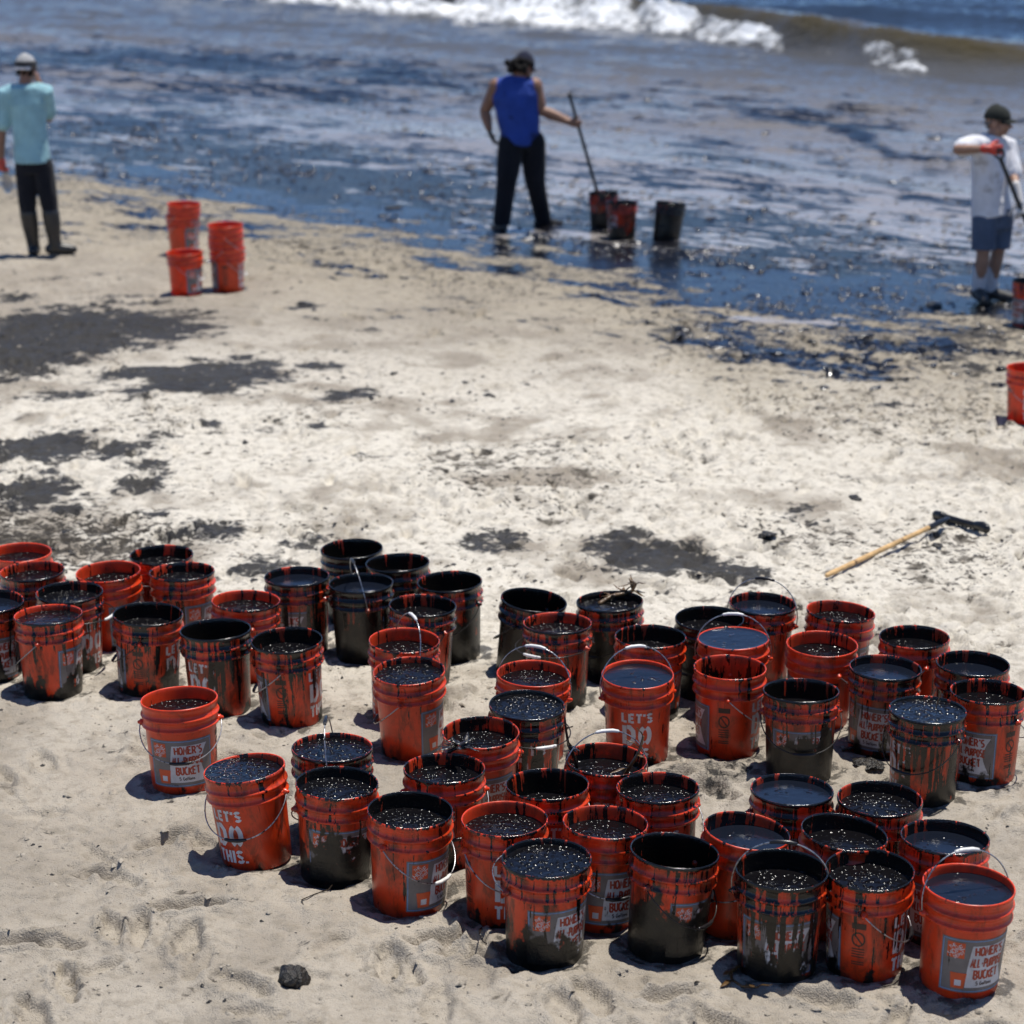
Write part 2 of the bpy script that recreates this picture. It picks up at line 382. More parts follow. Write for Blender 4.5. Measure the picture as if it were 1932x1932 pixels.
def add_attr(me, name, arr):
    a = me.attributes.new(name, 'FLOAT', 'POINT'); a.data.foreach_set('value', arr.reshape(-1).astype(np.float32))
Z = height(X, Y)
me = grid_mesh(X, Y, Z, 'beach')
stain = field_stain(X, Y); sea_d = seaward(X, Y)
mid_belt = sstep(8.3, 10.5, Y) * sstep(18.5, 13.5, Y)       # trampled, drier mid belt; its paler colour also paints in lens light falloff
debris = .15 + .95 * mid_belt * sstep(.38, .68, fbm(X * .9, Y * .7, 41, 3)) + 1.25 * sstep(-3.6, -.4, sea_d)
lf = sstep(1.2, -2.5, X) * np.exp(-((Y - 12.2) / 1.5) ** 2); debris += .75 * lf * sstep(.3, .62, fbm(X * 1.5, Y * 1.2, 43, 3)) + .35 * np.exp(-((Y - 11.6) / 1.0) ** 2) * sstep(.35, .6, fbm(X * 1.2, Y * 1.2, 45, 3))
near = np.zeros_like(X)
for (bx, by, rad, _) in BUCKET_SPOTS:
    m = (np.abs(X - bx) < .5) & (np.abs(Y - by) < .5); d = np.hypot(X[m] - bx, Y[m] - by)
    near[m] = np.maximum(near[m], np.exp(-((d - .15) / .075) ** 2))
ca_, sa_ = math.cos(.63), math.sin(.63)
XR = (X * ca_ - Y * sa_) * .8; YR = (X * sa_ + Y * ca_) * 2.3
film_f = np.where(sea_d > 0, sea_d * .9, sea_d * .75) + .35 + (fbm(XR, YR, 81, 5, .6) - .5) * 4.6 + (fbm(XR * 4.0, YR * 4.0, 83, 4, .66) - .5) * 4.8
stain_f = stain + (fbm(X * 5, Y * 8, 85, 5, .66) - .5) * 1.5
blot = .72 * fbm(X * 6.5, Y * 8.5, 87, 4, .6) + .28 * (.25 + 1.1 * np.abs(2 * fbm(X * 8.5, Y * 8.5, 3, 4, .55) - 1))  # blotches partly follow the relief, putting clod shade into the colour
tone = fbm(X * 2.2, Y * 2.2, 89, 4, .6)
add_attr(me, 'film_f', np.clip(film_f, -9, 9)); add_attr(me, 'blot', blot); add_attr(me, 'tone', tone)
add_attr(me, 'stain', stain_f); add_attr(me, 'sea_d', np.clip(sea_d, -20, 20)); add_attr(me, 'mid_belt', mid_belt); add_attr(me, 'debris', debris); add_attr(me, 'near', near)

m_sand, nt_, b = mat('sand'); n = N(nt_); P = n.pos()
A = lambda k: n.attr(k)
n1 = A('tone'); n2 = n.noise(P, 16, 4, .62); n3 = n.noise(P, 170, 2, .7)
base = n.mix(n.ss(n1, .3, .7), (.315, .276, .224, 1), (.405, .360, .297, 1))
base = n.mix(n.math('MULTIPLY', A('mid_belt'), n.ss(n1, .2, .55)), base, (.66, .615, .53, 1))  # drier sand lightened, partly to put lens falloff into the colour
base = n.mix(n.math('MULTIPLY', n.ss(n2, .45, .70), .55), base, (.23, .20, .155, 1))
base = n.mix(n.math('MULTIPLY', n.ss(n3, .5, .75), .4), base, (.17, .145, .115, 1))
damp = n.ss(n.math('ADD', A('sea_d'), n.math('MULTIPLY', n.math('SUBTRACT', n1, .5), 3.)), -4.2, -.4)
base = n.mix(n.math('MULTIPLY', damp, .7), base, (.33, .285, .21, 1))
# dark debris flecks; the blot layer also paints shade into the hollows
f1 = n.noise(n.vmul(P, (1., 1.3, 1.)), 19, 5, .68, .5)
deb = n.math('MULTIPLY', A('debris'), .11)
fleck = n.ss(n.math('SUBTRACT', f1, n.math('SUBTRACT', .675, deb)), .0, .05)
fleck2 = n.ss(n.math('ADD', A('blot'), n.math('MULTIPLY', n.math('SUBTRACT', f1, .5), .7)), n.math('SUBTRACT', .78, n.math('MULTIPLY', deb, 1.6)), n.math('SUBTRACT', .92, n.math('MULTIPLY', deb, 1.6)))
base = n.mix(n.math('MULTIPLY', fleck2, .85), base, (.075, .064, .05, 1))
base = n.mix(n.math('MULTIPLY', fleck, .9), base, (.035, .030, .025, 1))
# oil soaked patches
stn = n.ss(n.math('ADD', A('stain'), n.math('MULTIPLY', n.math('SUBTRACT', f1, .5), 1.5)), .36, .64)
base = n.mix(n.math('MULTIPLY', stn, .95), base, n.mix(n.ss(n2, .35, .7), (.004, .004, .0048, 1), (.017, .016, .017, 1)))
# drips at the buckets' feet
nr_ = n.ss(n.math('ADD', A('near'), n.math('MULTIPLY', n.math('SUBTRACT', n2, .5), 2.2)), .82, 1.1)
base = n.mix(n.math('MULTIPLY', nr_, .75), base, (.03, .027, .022, 1))
# oil film and wet sand at the edge of the water
ff = n.math('ADD', A('film_f'), n.math('MULTIPLY', n.math('SUBTRACT', f1, .5), 3.2))
film = n.ss(ff, -.35, .45); wetm = n.ss(ff, -1.6, .4)
base = n.mix(n.math('MULTIPLY', wetm, .6), base, (.22, .188, .135, 1))
base = n.mix(film, base, (.005, .005, .006, 1))
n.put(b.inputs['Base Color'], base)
rgh = n.mixf(wetm, .95, .6); rgh = n.mixf(stn, rgh, .55); rgh = n.mixf(nr_, rgh, .3); rgh = n.mixf(film, rgh, .20)
n.put(b.inputs['Roughness'], rgh); n.put(b.inputs['Specular IOR Level'], n.mixf(film, .3, .5))
rot = n.new('ShaderNodeVectorRotate', rotation_type='Z_AXIS'); n.put(rot.inputs['Vector'], P); rot.inputs['Angle'].default_value = .63
ps = n.vmul(rot.outputs[0], (.8, 2.3, 1.))
g1 = n.noise(ps, 7., 3, .6)
vg = n.new('ShaderNodeTexVoronoi'); n.put(vg.inputs['Vector'], ps); vg.inputs['Scale'].default_value = 13.
glint = n.math('MULTIPLY', n.math('SUBTRACT', 1., n.ss(vg.outputs['Distance'], .0, .5)), n.ss(n.sep(vg.outputs['Color'])[0], .82, .95))
hgt = n.mixf(film, n.math('ADD', n.math('MULTIPLY', n3, .45), n2), n.math('ADD', n.math('MULTIPLY', g1, .5), n.math('MULTIPLY', glint, 1.3)))
n.put(b.inputs['Normal'], n.bump(hgt, .018, .95))
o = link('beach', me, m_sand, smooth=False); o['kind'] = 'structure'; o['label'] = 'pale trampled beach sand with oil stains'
print('ground', len(me.vertices))

# ================================================================== SEA
CX = np.array([-400, -60, -20, -9, -5, -3, -.7, 2.5, 3.7, 5.4, 6.8, 8.6, 12, 20, 400.])
CY = np.array([85, 76, 66, 60, 56, 53.5, 51, 48.3, 46.3, 42.5, 39.4, 37.4, 34, 28, -100.])
def crest_y(x):
    r = 0
    for d in (-1.2, -.6, 0, .6, 1.2): r = r + np.interp(x + d, CX, CY)
    return r / 5
def wave_amp(x): return .42 + .16 * np.exp(-((x + 2.5) / 6.) ** 2) + .05 * np.sin(x * 1.3 + .4)
def sea_h(x, y):
    s = .59 * x + .81 * y - SC; al = .81 * x - .59 * y
    k = sstep(1., 14., s)
    h = (fbm(s * 1.5, al * .35, 51, 3) - .5) * (.014 + .22 * k) + (fbm(s * .5, al * .1, 53, 3) - .5) * .5 * sstep(12, 32, s)
    h += (fbm(s * 5.0, al * 1.6, 55, 3) - .5) * (.010 + .06 * k)
    q = y - crest_y(x) + (fbm(x * .7, y * 0, 57, 2) - .5) * .8
    A_ = wave_amp(x)
    h += A_ * np.where(q < 0, np.exp(-(q / .75) ** 2) * 1.05, np.exp(-(q / 3.2) ** 2)) - A_ * .22 * np.exp(-((q + 2.4) / 1.2) ** 2)
    # low old swells running in, seen as dark oily humps
    h += .085 * np.exp(-((s - 8.5 - .6 * np.sin(al * .22)) / .9) ** 2) + .06 * np.exp(-((s - 4.9 - .5 * np.sin(al * .3 + 1)) / .8) ** 2)
    return h - .012
yr = [14.]
while yr[-1] < 75: yr.append(yr[-1] + .07 * (yr[-1] / 20) ** 1.5)
yr = np.array(yr + [78, 84, 95, 120, 200, 500, 2000, 6000]); cl = np.linspace(-1, 1, 261)
hw = 3 + .30 * np.clip(yr, 5, 75)
ext = np.array([2., 8, 30, 120, 600, 4000])
XS = np.concatenate([-(hw[:, None] + ext[::-1][None]), cl[None] * hw[:, None], hw[:, None] + ext[None]], 1); YS = np.repeat(yr[:, None], XS.shape[1], 1)
ZS = sea_h(XS, YS); s_ = .59 * XS + .81 * YS - SC
ZS = ZS - .6 * np.maximum(0, -.35 - seaward(XS, YS))
ZS = np.where(np.abs(XS) > hw[:, None] + 20, -.02 + 0 * ZS, ZS)
me = grid_mesh(XS, YS, ZS, 'sea')
OILW = [(120, 110, 330, 26, 1.0, 0), (430, 120, 230, 30, 1.0, .05), (760, 140, 150, 26, 1.2, .08), (560, 175, 260, 26, .7, .05), (330, 180, 220, 20, .7, 0), (250, 235, 260, 28, 1.05, .03), (200, 295, 260, 30, 1.1, .03), (480, 285, 340, 28, 1.1, .05), (640, 338, 320, 32, 1.25, .07),
        (1120, 190, 130, 18, .8, .1), (1560, 225, 190, 20, .85, .15), (1640, 270, 130, 18, .9, .3), (1250, 270, 90, 12, .5, 0), (1330, 300, 120, 14, .55, .1), (1180, 330, 260, 24, .5, .08), (1450, 360, 160, 24, .7, .2), (1650, 350, 130, 26, .85, .3),
        (1350, 420, 330, 34, .8, .05), (1000, 400, 260, 30, .9, .06), (1600, 440, 200, 28, .8, .1), (1500, 500, 330, 36, 1.1, .06), (1250, 480, 260, 30, 1.1, .05), (750, 390, 240, 26, 1.2, .1), (1780, 470, 160, 30, .7, .1), (1820, 540, 160, 24, 1.0, 0)]
oil = np.zeros_like(XS)
wx = XS + (fbm(XS * .8, YS * .5, 61) - .5) * 1.6; wy = YS + (fbm(XS * .7, YS * .5, 63) - .5) * 1.6
for px, py, a, b_, st, tl in OILW:
    c = at(px, py); ax = at(px + a, py + a * tl) - c; ay = at(px, py - b_) - c
    u = (wx - c.x) / ax.x; v = (wy - c.y - ax.y * u) / ay.y
    oil = np.maximum(oil, st * np.exp(-(u * u + v * v) * .8))
qf = YS - crest_y(XS) + (fbm(XS * .7, YS * 0, 57, 2) - .5) * .8
add_attr(me, 'face', np.exp(-((qf + .25) / .5) ** 2)); add_attr(me, 'oil', oil); add_attr(me, 's', np.clip(s_, -5, 400))
m_sea, nt_, b = mat('sea_water'); n = N(nt_); P = n.pos(); A = lambda k: n.attr(k)
rot = n.new('ShaderNodeVectorRotate', rotation_type='Z_AXIS'); n.put(rot.inputs['Vector'], P); rot.inputs['Angle'].default_value = .63
ps = n.vmul(rot.outputs[0], (.7, 2.2, 1.)); pw = n.vmul(rot.outputs[0], (.35, 1., 1.))
e1 = n.noise(ps, .9, 4, .6, .4); e2 = n.noise(ps, 2.6, 6, .70, .5); e3 = n.noise(ps, 13, 3, .6)
turb = n.mix(n.ss(A('s'), .5, 9.), (.30, .275, .255, 1), (.17, .158, .148, 1)); turb = n.mix(n.ss(A('s'), 10., 17.), turb, (.085, .085, .085, 1)); turb = n.mix(n.ss(A('s'), 20., 24.), turb, (.022, .034, .055, 1)); turb = n.mix(A('face'), turb, (.070, .054, .020, 1))
of = n.math('ADD', A('oil'), n.math('ADD', n.math('MULTIPLY', n.math('SUBTRACT', e1, .5), 2.0), n.math('MULTIPLY', n.math('ADD', n.math('SUBTRACT', e2, .5), n.math('MULTIPLY', n.math('SUBTRACT', e3, .5), .35)), 4.2)))
of = n.math('SUBTRACT', of, n.math('MULTIPLY', n.ss(A('s'), 12., 18.), .8))
om = n.ss(of, .36, .50)
n.put(b.inputs['Base Color'], n.mix(om, turb, (.006, .006, .008, 1)))
n.put(b.inputs['Roughness'], n.mixf(om, .12, .20)); n.put(b.inputs['IOR'], n.mixf(om, 1.33, 1.38))
rip = n.math('ADD', n.math('MULTIPLY', n.noise(pw, 1.6, 4, .6, .3), 3.), n.math('MULTIPLY', n.noise(pw, 8., 3, .65), 1.6))
nb = n.bump(rip, .030, n.math('ADD', .25, n.math('MULTIPLY', n.ss(A('s'), 2., 14.), .75)))
vg = n.new('ShaderNodeTexVoronoi'); n.put(vg.inputs['Vector'], ps); vg.inputs['Scale'].default_value = 9.
gl_ = n.math('MULTIPLY', n.math('SUBTRACT', 1., n.ss(vg.outputs['Distance'], .0, .5)), n.ss(n.sep(vg.outputs['Color'])[0], .75, .95))
nb = n.bump(n.math('ADD', n.math('MULTIPLY', gl_, 1.6), n.math('MULTIPLY', e3, 1.3)), .028, n.math('MULTIPLY', om, .85), nb)
n.put(b.inputs['Normal'], nb)
o = link('sea', me, m_sea, smooth=False); o['kind'] = 'structure'; o['label'] = 'shallow sea water streaked with floating oil'

# foam of the breaking wave
def foam_piece(x0, x1, ends, q_lo, q_hi, hmax, seed, taper, dens=.85):
    """ragged white water: q_lo / q_hi = where it begins and ends in front of the crest, given at the places 'ends'"""
    xs = np.linspace(x0, x1, int((x1 - x0) / .045)); ts = np.linspace(0, 1, 150)
    XF, T = np.meshgrid(xs, ts)
    a = np.interp(XF, ends, q_lo); b_ = np.interp(XF, ends, q_hi); Q = a + (b_ - a) * T
    YF = crest_y(XF) + Q - (fbm(XF * .7, XF * 0, 57, 2) - .5) * .8
    t = np.minimum(sstep(x0, x0 + taper, XF), sstep(x1, x1 - taper, XF))
    body = sstep(0, .3, T) * sstep(1., .85, T)
    bil = 1 - np.abs(2 * fbm(XF * 1.7, YF * 1.2, seed, 5, .6) - 1) * 1.9
    rag = dens * t * body + (fbm(XF * 1.5, YF * .9, seed + 9, 5, .62) - .5) * 1.7
    fine = fbm(XF * 6, YF * 5, seed + 2, 3, .6) - .5
    hm_ = hmax * np.interp(XF, [-5, 1, 4.5, 6], [1.3, 1., .55, .4])
    hh = hm_ * (sstep(.45, 1.1, rag) * (.25 + .6 * T + .5 * bil + .9 * fine) + .30 * (sstep(.28, .55, rag) - 1.))
    base_ = sea_h(XF, YF)
    ZF = np.maximum(base_ + hh, base_ - .06)
    m_ = grid_mesh(XF, YF, ZF, 'foam'); add_attr(m_, 'rag', rag); return m_
m_foam = simple('foam', (.80, .82, .84), .9, .08, 6, .05, 14)
n = N(m_foam.node_tree); tr_ = n.new('ShaderNodeBsdfTransparent'); mx_ = n.new('ShaderNodeMixShader'); out_ = m_foam.node_tree.nodes['Material Output']
n.put(mx_.inputs[0], n.ss(n.math('ADD', n.attr('rag'), n.math('MULTIPLY', n.math('SUBTRACT', n.noise(n.pos(), 4., 6, .75), .5), 2.6)), .30, 1.25))
n.put(mx_.inputs[1], tr_.outputs[0]); n.put(mx_.inputs[2], m_foam.node_tree.nodes['Principled BSDF'].outputs[0]); n.put(out_.inputs[0], mx_.outputs[0])
f = link('wave_foam', foam_piece(-13., 6.3, [-13, -5, -3, -.7, 2, 4.6, 6.3], [-3, -3.4, -4.8, -5.2, -3.6, -1.9, -1.4], [.6, .6, .6, .5, .1, -.6, -.7], .17, 71, 1.9), m_foam, smooth=False); tag(f, 'long bank of white foam tumbling off the breaking wave', 'foam', kind='stuff')
f = link('wave_foam', foam_piece(5.95, 7.35, [5.95, 7.35], [-1.8, -1.5], [-.5, -.6], .14, 79, .5, .85), m_foam, smooth=False); tag(f, 'small separate patch of white foam on the wave near the right side', 'foam', kind='stuff')

# ================================================================== BUCKETS: materials
def oil_group(inside):
    g = bpy.data.node_groups.new('oil_inside' if inside else 'oil_outside', 'ShaderNodeTree')
    g.interface.new_socket('Mask', in_out='OUTPUT', socket_type='NodeSocketFloat')
    g.interface.new_socket('Mud', in_out='OUTPUT', socket_type='NodeSocketFloat')
    go = g.nodes.new('NodeGroupOutput'); n = N(g)
    P = n.obj(); x, y, z = n.sep(P)
    sd = n.attr('seed', 'OBJECT'); rim = n.attr('oil_in' if inside else 'oil_rim', 'OBJECT'); bot = n.attr('oil_bot', 'OBJECT')
    fq = 26. if inside else 48.
    V = n.comb(n.math('MULTIPLY_ADD', x, fq, n.math('MULTIPLY', sd, 13.7)), n.math('MULTIPLY_ADD', y, fq, n.math('MULTIPLY', sd, 7.1)), n.math('MULTIPLY_ADD', z, 2.4, sd))
    n1 = n.noise(V, 1., 4, .66, .12)
    V2 = n.vadd(P, n.comb(sd, n.math('MULTIPLY', sd, 1.7), 0.)); n2 = n.noise(n.vmul(V2, (1., 1., .45)), 12., 3, .55)
    n3 = n.noise(V2, 60., 3, .6)
    t = n.math('DIVIDE', n.math('SUBTRACT', .372, z), .372, clamp=True)
    v = n.math('ADD', n1, n.math('MULTIPLY', n.math('SUBTRACT', n2, .5), .45))
    v = n.math('ADD', v, n.math('MULTIPLY', n.math('SUBTRACT', n3, .5), .12))
    if inside:
        thr = n.math('SUBTRACT', .72, n.math('MULTIPLY', rim, .36)); thr = n.math('SUBTRACT', thr, n.math('MULTIPLY', t, n.math('MULTIPLY', rim, .30)))
        m = n.ss(n.math('SUBTRACT', v, thr), -.012, .012); mud = n.math('MULTIPLY', m, 0.)
    else:
        edge = n.math('MULTIPLY', n.ss(z, .355, .366), n.math('MULTIPLY', n.ss(rim, .05, .6), .26))
        thr = n.math('SUBTRACT', .715, n.math('MULTIPLY', rim, .33))
        thr = n.math('ADD', thr, n.math('MULTIPLY', t, n.math('MULTIPLY', n.math('SUBTRACT', 1., rim), .13)))
        thr = n.math('SUBTRACT', thr, edge)
        top = n.ss(n.math('SUBTRACT', v, thr), -.012, .012)
        bz = n.math('ADD', n.math('MULTIPLY_ADD', bot, .36, -.035), n.math('ADD', n.math('MULTIPLY', n.math('SUBTRACT', n2, .5), .50), n.math('MULTIPLY', n.math('SUBTRACT', n.noise(V2, 26., 4, .65), .5), .22)))
        mud = n.ss(n.math('SUBTRACT', bz, z), -.016, .022)
        m = n.math('MAXIMUM', top, mud)
    g.links.new(m, go.inputs[0]); g.links.new(mud, go.inputs[1])
    return g
OG = {False: oil_group(False), True: oil_group(True)}
def oiled(name, col, rough, inside=False, var=.12, smear=.28, glow=0.):
    m, nt_, b = mat(name); n = N(nt_); P = n.obj()
    c = n.mix(n.ss(n.noise(P, 14, 4, .6), .3, .7), tuple(k * (1 - var) for k in col) + (1,), tuple(min(k * (1 + var), 1) for k in col) + (1,))
    scuff = n.ss(n.noise(n.vmul(P, (1, 1, .5)), 55, 4, .7), .60, .72)
    c = n.mix(n.math('MULTIPLY', scuff, .35), c, (.10, .06, .035, 1))
    rim = n.attr('oil_in' if inside else 'oil_rim', 'OBJECT'); sd = n.attr('seed', 'OBJECT')
    sm = n.noise(n.vadd(n.vmul(P, (1., 1., .4)), n.comb(sd, 0., sd)), 17, 5, .68, .6)
    c = n.mix(n.math('MULTIPLY', n.ss(n.math('ADD', sm, n.math('MULTIPLY', rim, .22)), .52, .76), smear), c, (.055, .020, .010, 1))
    g = n.new('ShaderNodeGroup'); g.node_tree = OG[inside]
    mk, mud = g.outputs
    oc = n.mix(n.math('MULTIPLY', mud, n.ss(n.noise(P, 25, 3, .6), .35, .7)), (.006, .0055, .005, 1), (.020, .017, .011, 1))
    n.put(b.inputs['Base Color'], n.mix(mk, c, oc))
    n.put(b.inputs['Roughness'], n.mixf(mk, rough, n.mixf(mud, .16, .34)))
    n.put(b.inputs['Normal'], n.bump(n.noise(P, 90, 3, .6), .0016, n.mixf(mk, .10, .9)))
    if glow:                                          # thin polyethylene lets the sun through
        n.put(b.inputs['Subsurface Weight'], n.mixf(mk, glow, 0.)); b.inputs['Subsurface Radius'].default_value = (1., .22, .06); b.inputs['Subsurface Scale'].default_value = .007
    return m
ORANGE = (.66, .052, .009)
m_body = oiled('bucket_plastic', ORANGE, .33, smear=.78, glow=.5); m_in = oiled('bucket_plastic_inside', ORANGE, .36, True, smear=.5, glow=.5)
m_lab = oiled('label_grey', (.17, .15, .14), .45); m_white = oiled('label_white', (.58, .56, .56), .45); m_red = oiled('label_red', (.38, .045, .018), .45)
m_blue = oiled('label_blue', (.16, .29, .52), .45); m_org = oiled('label_orange', (.62, .085, .02), .45); m_blk = oiled('print_black', (.05, .02, .012), .5)
m_sten = oiled('stencil_white', (.62, .60, .60), .5)
def liquid(name, sc, dist, fine, rough=.07, col=(.004, .0035, .004), big=.003, ior=1.5):
    m, nt_, b = mat(name); n = N(nt_); P = n.obj(); sd = n.attr('seed', 'OBJECT')
    V = n.vadd(n.vmul(P, (.142, .142, 1.)), n.comb(sd, n.math('MULTIPLY', sd, 2.3), 0.))
    b.inputs['Base Color'].default_value = col + (1,); b.inputs['Roughness'].default_value = rough; b.inputs['IOR'].default_value = ior
    wv = n.new('ShaderNodeTexNoise'); n.put(wv.inputs['Vector'], V); wv.inputs['Scale'].default_value = 40.; wv.inputs['Detail'].default_value = 1.
    Vw = n.vadd(V, n.vmul(wv.outputs[1], (.012, .012, .012)))
    vo = n.new('ShaderNodeTexVoronoi'); n.put(vo.inputs['Vector'], Vw); vo.inputs['Scale'].default_value = sc
    rnd = n.sep(vo.outputs['Color'])[0]
    dome = n.math('MULTIPLY', n.math('SUBTRACT', 1., n.ss(vo.outputs['Distance'], .0, .62)), n.ss(rnd, .08, .6))
    cl = n.ss(n.noise(V, 16., 2, .55), 1. - fine - .08, 1. - fine + .12)
    h = n.math('ADD', n.math('MULTIPLY', n.math('MULTIPLY', dome, cl), dist), n.math('MULTIPLY', n.noise(V, 26., 2, .5), big))
    n.put(b.inputs['Normal'], n.bump(h, 1.)); return m
LIQ = {'g': liquid('oil_glinting', 60, .0068, .80, .20, big=.006, ior=1.40), 'l': liquid('oil_lumpy', 58, .0068, .68, .20, big=.006, ior=1.38), 's': liquid('oil_smooth', 46, .0065, .40, .18, (.006, .008, .014), .0016),
       'n': liquid('oil_dark', 52, .0070, .56, .20, big=.004, ior=1.36), 'k': liquid('oil_clotted', 52, .0075, .62, .2, big=.006)}
m_wire = simple('bail_wire', (.42, .42, .43), .32, .25, 40, metal=.9, dirt=((.02, .018, .015), 60, .52))
m_wired = simple('bail_wire_oiled', (.03, .027, .025), .28, .4, 40, metal=.3)
m_grip = simple('grip_white', (.70, .69, .66), .4, .1, 60, dirt=((.03, .025, .02), 70, .58))
m_gripb = simple('grip_black', (.012, .011, .012), .3, .3, 60)

# ------------------------------------------------------------------ bucket meshes
PROF = [(.0, .0, 0), (.125, .0, 0), (.1300, .006, 0), (.1352, .13, 0), (.1405, .262, 0), (.1415, .2665, 0), (.1535, .2690, 0), (.1548, .2725, 0), (.1540, .2765, 0), (.1485, .2790, 0), (.1480, .293, 0),
        (.1480, .3075, 0), (.1545, .3100, 0), (.1560, .3140, 0), (.1550, .3185, 0), (.1490, .3210, 0), (.1485, .338, 0), (.1490, .3520, 0), (.1520, .3545, 0), (.1530, .3600, 0), (.1526, .3665, 0), (.1508, .3698, 0),
        (.1485, .3690, 1), (.1470, .3640, 1), (.1455, .350, 1), (.1440, .31, 1), (.1378, .262, 1), (.1330, .14, 1), (.1270, .012, 1), (.120, .009, 1), (.0, .009, 1)]
def lathe(prof, n=56):
    v = []; f = []; mi = []; idx = []
    for r, z, k in prof:
        if r == 0: idx.append([len(v)] * n); v.append((0, 0, z))
        else:
            idx.append(list(range(len(v), len(v) + n)))
            v += [(r * math.sin(2 * math.pi * i / n), -r * math.cos(2 * math.pi * i / n), z) for i in range(n)]
    for a in range(len(prof) - 1):
        for i in range(n):
            q = [idx[a][i], idx[a][(i + 1) % n], idx[a + 1][(i + 1) % n], idx[a + 1][i]]
            q = [e for j, e in enumerate(q) if e not in q[:j]]
            f.append(q); mi.append(prof[a + 1][2])
    me = mesh(v, f); me.polygons.foreach_set('material_index', mi); return me
me_body = lathe(PROF); me_body.materials.append(m_body); me_body.materials.append(m_in)
def rwall(z): return .1300 + (.1405 - .1300) * (z - .006) / .256
def rin(z): return float(np.interp(z, [.012, .14, .262, .31, .35], [.1270, .1330, .1378, .1440, .1455]))
def wrap(u, z, off, th0=0.):                         # u = metres round the wall
    r = rwall(z); th = th0 + u / .136; r += off
    return (r * math.sin(th), -r * math.cos(th), z)
def wrap_poly_grid(left, right, z0, z1, off, th0, nu=14, nz=6):
    v = []; f = []
    for j in range(nz + 1):
        t = j / nz; z = z0 + (z1 - z0) * t
        for i in range(nu + 1):
            a, b_ = left(t), right(t); v.append(wrap(a + (b_ - a) * i / nu, z, off, th0))
    for j in range(nz):
        for i in range(nu): k = j * (nu + 1) + i; f.append((k, k + 1, k + nu + 2, k + nu + 1))
    return v, f
ARC = lambda cx, cy, rx, ry, a0, a1, k=7: [(cx + rx * math.cos(R(a0 + (a1 - a0) * i / k)), cy + ry * math.sin(R(a0 + (a1 - a0) * i / k))) for i in range(k + 1)]
GL = {  # strokes in a box .6 wide, 1 high
 'H': [[(0, 0), (0, 1)], [(.6, 0), (.6, 1)], [(0, .5), (.6, .5)]], 'O': [ARC(.3, .5, .3, .5, 0, 360, 14)], 'M': [[(0, 0), (.08, 1), (.32, .35), (.56, 1), (.64, 0)]],
 'E': [[(.55, 1), (0, 1), (0, 0), (.57, 0)], [(0, .52), (.45, .52)]], 'R': [[(0, 0), (0, 1), (.4, .98), (.56, .75), (.4, .52), (.02, .48)], [(.25, .48), (.6, 0)]],
 "'": [[(.1, 1.05), (.05, .78)]], 'S': [ARC(.3, .74, .27, .25, 50, 270, 8) + ARC(.3, .25, .28, .25, 90, -130, 8)[1:]], 'A': [[(0, 0), (.3, 1), (.6, 0)], [(.12, .36), (.48, .36)]],
 'L': [[(0, 1), (0, 0), (.5, 0)]], '-': [[(.1, .48), (.4, .48)]], 'P': [[(0, 0), (0, 1), (.42, .98), (.58, .74), (.42, .48), (.02, .45)]], 'U': [[(0, 1), (.02, .3)] + ARC(.3, .28, .28, .28, 180, 360, 6) + [(.58, 1)]],
 'B': [[(0, 0), (0, 1), (.4, .98), (.52, .76), (.38, .54), (.02, .52)], [(.38, .52), (.58, .28), (.42, .02), (.02, 0)]], 'C': [ARC(.32, .5, .3, .5, 55, 305, 10)], 'K': [[(0, 0), (0, 1)], [(.55, 1), (.03, .45)], [(.18, .55), (.6, 0)]],
 'T': [[(0, 1), (.6, 1)], [(.3, .97), (.3, 0)]], 'D': [[(0, 0), (0, 1), (.3, 1), (.56, .7), (.56, .3), (.3, 0), (.02, 0)]], '5': [[(.55, 1), (.08, 1), (.05, .56), (.35, .6), (.56, .4), (.52, .12), (.28, 0), (.02, .08)]],
 'G': [ARC(.32, .5, .3, .5, 55, 330, 10) + [(.62, .45), (.38, .45)]], 'a': [ARC(.25, .27, .22, .27, 20, 340, 9), [(.47, .55), (.47, 0)]], 'l': [[(.1, 1), (.1, 0)]], 'o': [ARC(.25, .28, .24, .28, 0, 360, 10)],
 'n': [[(.05, 0), (.05, .55)], [(.07, .42), (.25, .56), (.42, .42), (.44, 0)]], 's': [ARC(.22, .42, .2, .14, 50, 270, 6) + ARC(.22, .14, .2, .14, 90, -130, 6)[1:]], ' ': [], 'I': [[(.1, 0), (.1, 1)]], '.': [[(.05, 0), (.05, .12)]]}
WD = {"'": .2, 'l': .22, '-': .5, 'I': .2, ' ': .35, '.': .15, 'M': .66, 'a': .5, 'o': .5, 'n': .5, 's': .45}
